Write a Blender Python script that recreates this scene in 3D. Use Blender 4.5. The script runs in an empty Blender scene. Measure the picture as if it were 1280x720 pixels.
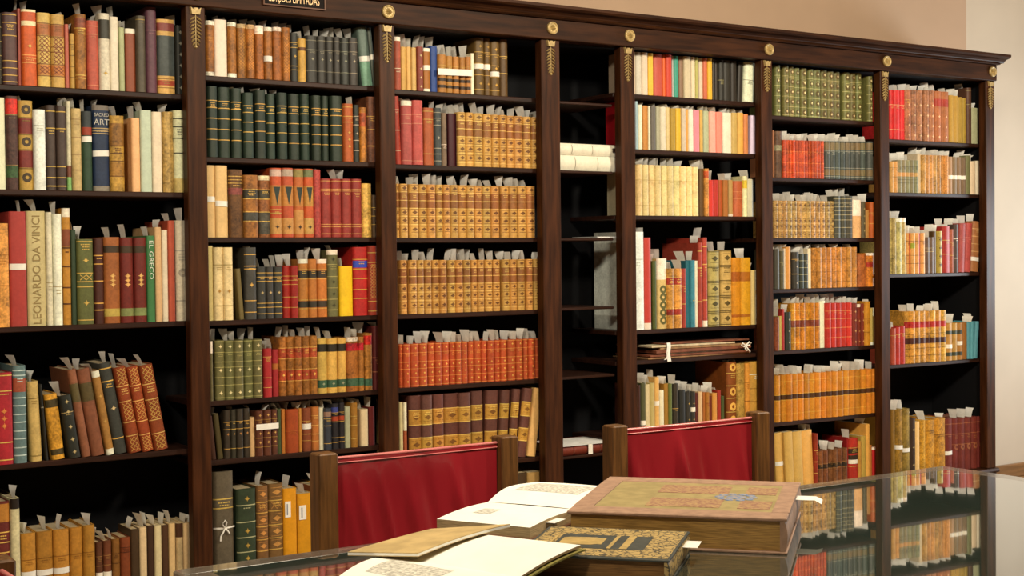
import bpy, math, random
from mathutils import Vector, Matrix
R_ = math.radians
rnd = random.Random(7)
scene = bpy.context.scene
col = scene.collection

# ------------------------------------------------------------------ camera
F_PX = 1754.2
YAW, PIT, ROL = R_(33.3836), R_(-1.2033), R_(-0.62182)
CAM = Vector((0.0, -4.5, 1.255))
_w = Vector((math.sin(YAW)*math.cos(PIT), math.cos(YAW)*math.cos(PIT), math.sin(PIT)))
_r = Vector((math.cos(YAW), -math.sin(YAW), 0.0))
_u = _r.cross(_w)
_c, _s = math.cos(ROL), math.sin(ROL)
RX, UX = _r*_c + _u*_s, _u*_c - _r*_s
cam_data = bpy.data.cameras.new('camera')
cam_data.sensor_width = 36.0
cam_data.lens = 36.0*F_PX/1280.0
cam_data.clip_start = 0.05
cam = bpy.data.objects.new('camera', cam_data)
m3 = Matrix((RX, UX, -_w)).transposed()
cam.matrix_world = Matrix.Translation(CAM) @ m3.to_4x4()
col.objects.link(cam)
scene.camera = cam

# ------------------------------------------------------------------ light
world = bpy.data.worlds.new('world'); scene.world = world
world.use_nodes = True
world.node_tree.nodes['Background'].inputs[0].default_value = (1.0, 0.85, 0.68, 1)
world.node_tree.nodes['Background'].inputs[1].default_value = 0.02

def area(name, loc, target, size, power, color, sy=None):
    l = bpy.data.lights.new(name, 'AREA'); l.energy = power; l.color = color
    l.size = size
    if sy: l.shape = 'RECTANGLE'; l.size_y = sy
    o = bpy.data.objects.new(name, l); o.location = loc
    o.rotation_euler = (Vector(target)-Vector(loc)).to_track_quat('-Z', 'Y').to_euler()
    col.objects.link(o); return o
WARM = (0.96, 0.86, 0.66)
for x, y, pw in ((-0.4, -3.2, 66), (1.9, -3.1, 76), (4.1, -3.1, 112)):
    area('ceiling_lamp_light', (x, y, 3.0), (x+0.7, 0.0, 0.9), 0.35, pw, WARM)
area('added_daylight', (7.52, -0.85, 1.25), (6.5, -0.85, 1.25), 0.9, 70, (0.86, 0.95, 1.0), 0.8)  # added daylight source out of view, throws a pale pool on the far wall

vs = scene.view_settings
vs.view_transform = 'Standard'; vs.look = 'None'; vs.gamma = 1.0; vs.use_curve_mapping = False
vs.exposure = 0.0

# ------------------------------------------------------------------ pixel <-> place
def ray(x, y): return RX*((x-640)/F_PX) - UX*((y-360)/F_PX) + _w
def onY(x, y, Y):
    d = ray(x, y); return CAM + d*((Y-CAM.y)/d.y)
def onZ(x, y, Z):
    d = ray(x, y); return CAM + d*((Z-CAM.z)/d.z)

# ------------------------------------------------------------------ materials
def lin(h, k=1.0):
    h = h.lstrip('#'); o = []
    for i in (0, 2, 4):
        c = int(h[i:i+2], 16)/255.0
        c = c/12.92 if c <= 0.04045 else ((c+0.055)/1.055)**2.4
        o.append(min(0.92, c*k))
    return o
def new_mat(name):
    m = bpy.data.materials.new(name); m.use_nodes = True
    nt = m.node_tree; return m, nt, nt.nodes['Principled BSDF']
def mat(name, c, rough=0.5, spec=0.5, noise=0.0, scale=20.0, stretch=(1, 1, 1), bump=0.0, metal=0.0, c2=None, coat=0.0):
    m, nt, b = new_mat(name)
    b.inputs['Roughness'].default_value = rough
    b.inputs['Specular IOR Level'].default_value = spec
    b.inputs['Metallic'].default_value = metal
    b.inputs['Coat Weight'].default_value = coat
    c = lin(c) if isinstance(c, str) else c
    b.inputs['Base Color'].default_value = (*c, 1)
    if noise or bump:
        g = nt.nodes.new('ShaderNodeNewGeometry')
        mp = nt.nodes.new('ShaderNodeMapping'); mp.inputs['Scale'].default_value = stretch
        n = nt.nodes.new('ShaderNodeTexNoise'); n.inputs['Scale'].default_value = scale
        n.inputs['Detail'].default_value = 6
        nt.links.new(g.outputs['Position'], mp.inputs['Vector']); nt.links.new(mp.outputs['Vector'], n.inputs['Vector'])
        if noise:
            mx = nt.nodes.new('ShaderNodeMix'); mx.data_type = 'RGBA'
            d = lin(c2) if c2 else [v*(1-noise) for v in c]
            mx.inputs[6].default_value = (*c, 1); mx.inputs[7].default_value = (*d, 1)
            rp = nt.nodes.new('ShaderNodeMapRange'); rp.inputs[1].default_value = 0.35; rp.inputs[2].default_value = 0.65
            nt.links.new(n.outputs[0], rp.inputs[0]); nt.links.new(rp.outputs[0], mx.inputs[0])
            nt.links.new(mx.outputs[2], b.inputs['Base Color'])
        if bump:
            bp = nt.nodes.new('ShaderNodeBump'); bp.inputs['Strength'].default_value = bump; bp.inputs['Distance'].default_value = 0.002
            nt.links.new(n.outputs[0], bp.inputs['Height']); nt.links.new(bp.outputs[0], b.inputs['Normal'])
    return m

def binding_material():
    m, nt, b = new_mat('book_binding')
    a = nt.nodes.new('ShaderNodeVertexColor'); a.layer_name = 'Col'
    g = nt.nodes.new('ShaderNodeNewGeometry')
    n1 = nt.nodes.new('ShaderNodeTexNoise'); n1.inputs['Scale'].default_value = 130; n1.inputs['Detail'].default_value = 4
    n2 = nt.nodes.new('ShaderNodeTexNoise'); n2.inputs['Scale'].default_value = 28; n2.inputs['Detail'].default_value = 3
    for n in (n1, n2): nt.links.new(g.outputs['Position'], n.inputs['Vector'])
    ad = nt.nodes.new('ShaderNodeMath'); ad.operation = 'ADD'
    nt.links.new(n1.outputs[0], ad.inputs[0]); nt.links.new(n2.outputs[0], ad.inputs[1])
    mr = nt.nodes.new('ShaderNodeMapRange')
    mr.inputs[1].default_value = 0.7; mr.inputs[2].default_value = 1.3; mr.inputs[3].default_value = 0.28; mr.inputs[4].default_value = 1.65
    nt.links.new(ad.outputs[0], mr.inputs[0])
    mx = nt.nodes.new('ShaderNodeMix'); mx.data_type = 'FLOAT'; mx.inputs[2].default_value = 1.0
    nt.links.new(a.outputs['Alpha'], mx.inputs[0]); nt.links.new(mr.outputs[0], mx.inputs[3])
    vm = nt.nodes.new('ShaderNodeVectorMath'); vm.operation = 'SCALE'
    nt.links.new(a.outputs['Color'], vm.inputs[0]); nt.links.new(mx.outputs[0], vm.inputs['Scale'])
    nt.links.new(vm.outputs[0], b.inputs['Base Color'])
    b.inputs['Roughness'].default_value = 0.5; b.inputs['Specular IOR Level'].default_value = 0.35
    bp = nt.nodes.new('ShaderNodeBump'); bp.inputs['Strength'].default_value = 0.15; bp.inputs['Distance'].default_value = 0.001
    nt.links.new(n1.outputs[0], bp.inputs['Height']); nt.links.new(bp.outputs[0], b.inputs['Normal'])
    return m
BIND = binding_material()
M = dict(
    wood=mat('mahogany', (0.062, 0.0195, 0.006), 0.45, 0.16, 0.6, 9, (6, 6, 0.5), 0.15),
    woodh=mat('mahogany_rail', (0.046, 0.015, 0.0045), 0.5, 0.12, 0.6, 9, (0.5, 6, 6), 0.15),
    shelf=mat('shelf_wood', (0.032, 0.011, 0.006), 0.45, 0.25, 0.5, 9, (0.6, 6, 6), 0.1),
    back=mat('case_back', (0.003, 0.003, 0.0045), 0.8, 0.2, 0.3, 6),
    gold=mat('gilt_bronze', (0.47, 0.33, 0.13), 0.45, 0.5, 0.35, 90, (1, 1, 1), 0.2, metal=0.25),
    wall=mat('wall_plaster', (0.40, 0.275, 0.19), 0.85, 0.2, 0.06, 4, (1, 1, 1), 0.05),
    wall_lit=mat('wall_plaster_daylit', (0.52, 0.44, 0.35), 0.85, 0.2, 0.05, 4, (1, 1, 1), 0.05),  # same plaster made paler, daylight on the far wall put into the colour
    ceil=mat('ceiling_plaster', (0.6, 0.55, 0.48), 0.9, 0.2, 0.05, 4),
    floor=mat('floor_wood', (0.42, 0.22, 0.08), 0.3, 0.5, 0.5, 6, (0.6, 8, 1), 0.1),
    base=mat('skirting_wood', (0.26, 0.13, 0.05), 0.4, 0.5, 0.4, 8, (0.6, 6, 6)),
    page=mat('page_edges', (0.48, 0.38, 0.24), 0.85, 0.2, 0.45, 60, (9, 9, 0.3)),
    paper=mat('slip_paper', (0.88, 0.86, 0.83), 0.8, 0.2, 0.15, 40),
    band=mat('white_paper', (0.82, 0.79, 0.72), 0.8, 0.2, 0.12, 40),
    lead=mat('red_leather', (0.29, 0.012, 0.020), 0.30, 0.5, 0.25, 7, (1, 1, 0.4), 0.06, coat=0.15),
    piping=mat('piping_highlight', (0.55, 0.16, 0.15), 0.25, 0.6),  # lighter than the leather: highlight on the top hem put into its colour
    chairw=mat('chair_oak', (0.15, 0.064, 0.017), 0.4, 0.5, 0.6, 14, (8, 8, 0.6), 0.2),
)

# ------------------------------------------------------------------ mesh helpers
class MB:
    """collects faces with a colour each"""
    def __init__(self): self.v = []; self.f = []; self.c = []; self.sm = []
    def face(self, pts, c=(1, 1, 1, 0), smooth=False):
        n = len(self.v); self.v += [tuple(p) for p in pts]; self.f.append(tuple(range(n, n+len(pts)))); self.c.append(c); self.sm.append(smooth)
    def grid(self, rows, c=(1, 1, 1, 0), smooth=True, closed=False):
        n = len(self.v); k = len(rows[0])
        for r in rows: self.v += [tuple(p) for p in r]
        for i in range(len(rows)-1):
            for j in range(k if closed else k-1):
                a, b = n+i*k+j, n+i*k+(j+1) % k
                self.f.append((a, b, b+k, a+k)); self.c.append(c); self.sm.append(smooth)
    def box(self, x0, x1, y0, y1, z0, z1, c=(1, 1, 1, 0), bev=0.0):
        if bev:
            b = bev; secs = [(z0, b), (z0+b, 0), (z1-b, 0), (z1, b)]
            rows = [[(x0+i, y0+i+b, z), (x0+i+b, y0+i, z), (x1-i-b, y0+i, z), (x1-i, y0+i+b, z), (x1-i, y1-i-b, z), (x1-i-b, y1-i, z), (x0+i+b, y1-i, z), (x0+i, y1-i-b, z)] for z, i in secs]
            self.grid(rows, c, False, True)
            self.face(list(reversed(rows[0])), c); self.face(rows[-1], c)
            return
        p = [(x0, y0, z0), (x1, y0, z0), (x1, y1, z0), (x0, y1, z0), (x0, y0, z1), (x1, y0, z1), (x1, y1, z1), (x0, y1, z1)]
        for q in ((0, 3, 2, 1), (4, 5, 6, 7), (0, 1, 5, 4), (1, 2, 6, 5), (2, 3, 7, 6), (3, 0, 4, 7)):
            self.face([p[i] for i in q], c)
    def add(self, other, mtx=None):
        n = len(self.v)
        self.v += [tuple(mtx @ Vector(p)) for p in other.v] if mtx else other.v
        self.f += [tuple(i+n for i in f) for f in other.f]; self.c += other.c; self.sm += other.sm
    def build(self, name, material, parent=None, colors=False):
        me = bpy.data.meshes.new(name); me.from_pydata(self.v, [], self.f)
        me.polygons.foreach_set('use_smooth', self.sm)
        if colors:
            ca = me.color_attributes.new('Col', 'FLOAT_COLOR', 'CORNER'); d = []
            for f, c in zip(self.f, self.c): d += list(c)*len(f)
            ca.data.foreach_set('color', d)
        me.materials.append(material); me.update()
        o = bpy.data.objects.new(name, me); col.objects.link(o)
        if parent: o.parent = parent
        return o
def tube(mb, pts, rad, c=(1, 1, 1, 0), n=8):
    rows = []
    for i, p in enumerate(pts):
        p = Vector(p); a = Vector(pts[max(0, i-1)]); b = Vector(pts[min(len(pts)-1, i+1)])
        t = (b-a).normalized(); s = t.cross(Vector((0, 0, 1)))
        if s.length < 1e-3: s = t.cross(Vector((0, 1, 0)))
        s.normalize(); q = s.cross(t)
        rows.append([p+(s*math.cos(2*math.pi*k/n)+q*math.sin(2*math.pi*k/n))*rad for k in range(n)])
    mb.grid(rows, c, True, True); mb.face(rows[0], c); mb.face(list(reversed(rows[-1])), c)
def tag(o, label=None, cat=None, group=None, kind=None):
    for k, v in (('label', label), ('category', cat), ('group', group), ('kind', kind)):
        if v: o[k] = v
    return o
def empty(name, loc, rz=0.0):
    o = bpy.data.objects.new(name, None); o.location = loc; o.rotation_euler = (0, 0, rz)
    o.empty_display_size = 0.05; col.objects.link(o); return o
def text_part(name, body, size, mtx, material, parent, extrude=0.0004):
    cu = bpy.data.curves.new(name, 'FONT'); cu.body = body; cu.size = size; cu.extrude = extrude
    cu.align_x = 'CENTER'; cu.align_y = 'CENTER'; cu.resolution_u = 3
    t = bpy.data.objects.new(name, cu); col.objects.link(t)
    bpy.context.view_layer.update()
    me = bpy.data.meshes.new_from_object(t.evaluated_get(bpy.context.evaluated_depsgraph_get()))
    bpy.data.objects.remove(t)
    me.transform(mtx); me.materials.clear(); me.materials.append(material); me.name = name
    o = bpy.data.objects.new(name, me); col.objects.link(o); o.parent = parent
    return o

# ------------------------------------------------------------------ room
def struct(name, box, m, bev=0):
    mb = MB(); mb.box(*box, bev=bev); return tag(mb.build(name, m), kind='structure')
struct('floor', (-3, 7.7, -7, 0.9, -0.1, 0.0), M['floor'])
struct('ceiling', (-3, 7.7, -7, 0.9, 3.4, 3.5), M['ceil'])
struct('wall_back', (-3, 6.13, 0.40, 0.9, 0.0, 3.4), M['wall'])
struct('wall_far', (6.13, 7.7, 0.52, 0.9, 0.0, 3.4), M['wall_lit'])
struct('wall_left', (-3.1, -3, -7, 0.9, 0.0, 3.4), M['wall'])
struct('wall_right', (7.6, 7.7, -0.28, 0.52, 0.0, 3.4), M['wall_lit'])
struct('wall_right', (7.6, 7.7, -7, -1.42, 0.0, 3.4), M['wall_lit'])
struct('wall_right', (7.6, 7.7, -1.42, -0.28, 0.0, 0.68), M['wall_lit'])
struct('wall_right', (7.6, 7.7, -1.42, -0.28, 1.82, 3.4), M['wall_lit'])
wf = MB()
for q in ((7.6, 7.68, -1.42, -1.37, 0.68, 1.82), (7.6, 7.68, -0.33, -0.28, 0.68, 1.82), (7.6, 7.68, -1.37, -0.33, 0.68, 0.73), (7.6, 7.68, -1.37, -0.33, 1.77, 1.82), (7.62, 7.66, -0.87, -0.83, 0.73, 1.77)): wf.box(*q)
wn = tag(wf.build('unseen_window_1', M['base']), kind='structure')  # unseen frame, added to go with the daylight lamp
wf = MB(); wf.box(7.63, 7.636, -1.37, -0.33, 0.73, 1.77); wf.build('pane', mat('unseen_pane', (0.75, 0.8, 0.85), 0.1), wn)
struct('wall_rear', (-3, 7.7, -7.1, -7, 0.0, 3.4), M['wall'])
struct('baseboard_far', (6.13, 7.6, 0.50, 0.52, 0.0, 0.075), M['base'], 0.004)

# ------------------------------------------------------------------ bookcase
PE = [(0.955, 1.021), (1.678, 1.746), (2.403, 2.466), (3.114, 3.201), (3.503, 3.575), (4.274, 4.338), (5.022, 5.081), (5.776, 5.842)]
SHY = 0.05; DEPTH = 0.36
ZP = 0.187
SHELVES = {1: [1.818, 1.489, 1.057, 0.625], 2: [1.887, 1.611, 1.338, 1.054, 0.780, 0.577],
           3: [1.882, 1.607, 1.336, 1.053, 0.781, 0.474], 4: [1.878, 1.604, 1.334, 1.056, 0.780, 0.461],
           5: [1.926, 1.700, 1.427, 0.954, 0.829, 0.510], 6: [1.875, 1.602, 1.333, 1.106, 0.832, 0.513],
           7: [1.799, 1.548, 1.162, 0.732]}
TH = 0.018
bookcase = tag(empty('bookcase', (3.4, 0.18, 0)), 'long dark mahogany wall bookcase with gilt rosettes and leaf drops on its posts', 'bookcase')
def bc(mb, name, m, parent=None):
    o = mb.build(name, m); p = parent or bookcase
    o.parent = p
    if p is bookcase: o.matrix_parent_inverse = Matrix.Translation(-bookcase.location)
    return o
def leaf_drop():
    mb = MB(); n = 8
    for k in range(n):                                   # pairs of leaves, like an ear of wheat
        t = k/(n-1); z = -0.036-t*0.084; wd = 0.0205*(1-0.40*t**4)
        for s in (-1, 1):
            a = Vector((s*0.0006, 0, z+0.006)); b = Vector((s*wd, 0, z-0.008))
            u = (b-a).normalized(); q = Vector((-u.z, 0, u.x))*0.0036
            if q.z < 0: q = -q
            m1 = a+(b-a)*0.5
            base = [a, m1-q, b, m1+q]
            top = [p+Vector((0, -0.004, 0)) for p in base]; ridge = m1+Vector((0, -0.0085, 0))
            mb.grid([base, top], smooth=False, closed=True)
            for i in range(4): mb.face([top[i], top[(i+1) % 4], ridge])
    mb.box(-0.0012, 0.0012, -0.003, 0.0, -0.13, -0.024)
    cr = [(-0.021, 0.0), (-0.012, -0.007), (-0.006, -0.002), (0.006, -0.002), (0.012, -0.007), (0.021, 0.0), (0.016, -0.024), (-0.016, -0.024)]
    fr = [(x*0.85, -0.008, z) for x, z in cr]; bk = [(x, 0, z) for x, z in cr]
    mb.grid([bk, fr], smooth=False, closed=True); mb.face(fr)
    rows = [[(0.006*math.cos(a)*math.cos(b), -0.007*math.sin(b), -0.131+0.006*math.sin(a)*math.cos(b)) for a in [i*math.pi/4 for i in range(8)]] for b in (0, 0.6, 1.1)]
    mb.grid(rows, closed=True); mb.face(rows[-1])
    return mb
def rosette():
    mb = MB(); n = 20; prof = [(0.025, 0), (0.025, -0.006), (0.022, -0.010), (0.0195, -0.008), (0.0185, -0.006), (0.0165, -0.006)]
    rows = [[(r*math.cos(2*math.pi*k/n), y, r*math.sin(2*math.pi*k/n)) for k in range(n)] for r, y in prof]
    mb.grid(rows, closed=True)
    for r0, y0, cnt in ((0.0165, -0.007, 10), (0.009, -0.010, 6)):   # petals
        for k in range(cnt):
            a = 2*math.pi*k/cnt; da = math.pi/cnt
            c = (0, y0-0.003, 0); tip = (r0*math.cos(a), y0+0.001, r0*math.sin(a))
            l = (r0*0.7*math.cos(a-da), y0+0.002, r0*0.7*math.sin(a-da)); rr = (r0*0.7*math.cos(a+da), y0+0.002, r0*0.7*math.sin(a+da))
            md = (r0*0.6*math.cos(a), y0-0.003, r0*0.6*math.sin(a))
            mb.face([c, l, md]); mb.face([l, tip, md]); mb.face([md, tip, rr]); mb.face([c, md, rr])
    mb.face([(0.0165*math.cos(2*math.pi*k/n), -0.006, 0.0165*math.sin(2*math.pi*k/n)) for k in range(n)])
    return mb
LD, RO = leaf_drop().build('leaf_drop', M['gold']), rosette().build('rosette', M['gold'])
protos = [LD, RO]
BL = bookcase.location
for i, (a, b) in enumerate(PE):
    mb = MB(); mb.box(a, b, 0.0, 0.045, ZP, 2.107, bev=0.003)
    post = bc(mb, 'post', M['wood'])
    for src, z, y in ((LD, 2.104, 0.0), (RO, 2.150, -0.012)):
        o = src if i == 0 else src.copy()
        if i: col.objects.link(o)
        o.parent = post
        o.location = ((a+b)/2, y, z)
x0, x1 = PE[0][0]-0.01, PE[-1][1]+0.003
mb = MB(); mb.box(x0, x1, -0.012, 0.05, 2.107, 2.186, bev=0.003); bc(mb, 'frieze', M['woodh'])
def profile_strip(prof, xa, xb):
    mb = MB(); A = [(xa, y, z) for y, z in prof]; B = [(xb, y, z) for y, z in prof]
    mb.grid([A, B], smooth=False, closed=True); mb.face(list(reversed(A))); mb.face(B); return mb
bc(profile_strip([(0.02, 2.186), (-0.022, 2.186), (-0.028, 2.190), (-0.022, 2.196), (0.02, 2.196)], x0-0.01, x1+0.01), 'bead_moulding', M['woodh'])
bc(profile_strip([(0.02, 2.196), (-0.018, 2.196), (-0.022, 2.203), (-0.034, 2.211), (-0.052, 2.215), (-0.062, 2.222), (-0.062, 2.233), (DEPTH, 2.233), (DEPTH, 2.2)], x0-0.045, x1+0.045), 'cornice', M['woodh'])
mb = MB(); mb.box(x0, x1, 0.0, DEPTH, 0.0, ZP-0.02); bc(mb, 'plinth', M['woodh'])
bc(profile_strip([(DEPTH, ZP-0.02), (-0.012, ZP-0.02), (-0.016, ZP-0.012), (-0.012, ZP-0.002), (-0.006, ZP), (DEPTH, ZP)], x0-0.006, x1+0.006), 'plinth_moulding', M['woodh'])
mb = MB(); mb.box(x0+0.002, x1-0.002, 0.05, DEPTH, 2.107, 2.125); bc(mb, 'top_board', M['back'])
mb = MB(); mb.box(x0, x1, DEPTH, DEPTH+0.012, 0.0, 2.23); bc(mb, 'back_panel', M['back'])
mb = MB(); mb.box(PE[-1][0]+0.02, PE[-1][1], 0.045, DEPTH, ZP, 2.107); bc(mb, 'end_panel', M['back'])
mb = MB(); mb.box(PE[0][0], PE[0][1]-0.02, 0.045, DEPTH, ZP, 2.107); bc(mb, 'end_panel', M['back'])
for b in range(1, 8):
    xa = (PE[b-1][0]+PE[b-1][1])/2+0.002; xb = (PE[b][0]+PE[b][1])/2-0.002
    if b == 1: xa = PE[0][1]-0.02
    if b == 7: xb = PE[7][0]+0.02
    if b == 4: xb = PE[4][0]-0.006
    if b == 5: xa = PE[4][0]-0.002
    for z in SHELVES[b]:
        mb = MB(); th = TH if b != 4 else 0.011
        mb.box(xa, xb, SHY, DEPTH-0.001, z-th, z, bev=0.0025); bc(mb, 'shelf', M['shelf'])

# sign on the frieze
sg = tag(empty('shelf_sign', (2.06, -0.012, 2.136)), 'small dark sign with gilt capitals fixed to the bookcase frieze', 'sign')
mb = MB(); mb.box(-0.108, 0.118, -0.006, 0.0, 0.0, 0.062); mb.build('sign_board', mat('sign_black', (0.008, 0.005, 0.004), 0.6, 0.1), sg)
mb = MB()
for q in ((-0.112, 0.122, -0.009, 0.0, -0.004, 0.0), (-0.112, 0.122, -0.009, 0.0, 0.062, 0.066), (-0.112, -0.108, -0.009, 0.0, 0.0, 0.062), (0.118, 0.122, -0.009, 0.0, 0.0, 0.062)): mb.box(*q)
mb.build('sign_frame', mat('sign_frame', (0.12, 0.05, 0.025), 0.4, 0.2), sg)
SX = Matrix.Translation((0.004, -0.0065, 0.0225)) @ Matrix.Rotation(R_(90), 4, 'X') @ Matrix.Diagonal((0.72, 1.35, 1, 1))
text_part('lettering', 'EDIÇÕES LIMITADAS', 0.029, SX, mat('sign_gilt', (0.75, 0.5, 0.26), 0.45, metal=0.2), sg)

# ------------------------------------------------------------------ books on the shelves
# One line per row: bay, shelf number from the top, (crop x, crop y, crop scale) of the measuring grid,
# left edge, slip share, then the books from left to right: right edge, top, binding colour and details:
#  l gilt line  p panel  o diamond  r ring  w paper band  c paper cap  t paper tail  n lean  m mottled
#  "12*5" repeats a book up to that edge; "_" leaves a gap.
G = 'c8a050'; W = 'e6dcc8'
DGR = f'28342a l{G}@.2,.3,.45,.6,.75 '
TAN = f'c2924a p8f5c30@.155-.3 p8f5c30@.31-.44 l{"e0b868"}@.15,.305,.45,.6,.755,.93 d6a4420@.075,.525,.675,.84 '
RED = f'b04a24 l{"e09048"}@.02,.21,.42,.58,.78,.97 o{"e0a050"}@.1,.5,.68,.87 '
BRN = f'5f3830 pb98838@.2-.4 pb98838@.58-.76 l{"e0b860"}@.2,.4,.58,.76 d{"7a5020"}@.3,.67 '
GRM = f'62603a l{"a09a60"}@.02,.2,.36,.45,.62,.75,.96 o{"d8cc98"}@.1,.5,.88 '
OLV = f'6a6838 l{"a8a068"}@.2,.4,.6,.8,.97 r{"5a4a24"}@.1,.3,.5,.7,.9 o{"d8c890"}@.1,.3,.5,.7,.9 '
ORG = f'c47c22 p4a2c14@.43-.53 l{"d8a040"}@.14,.42,.54,.84 '
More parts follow.
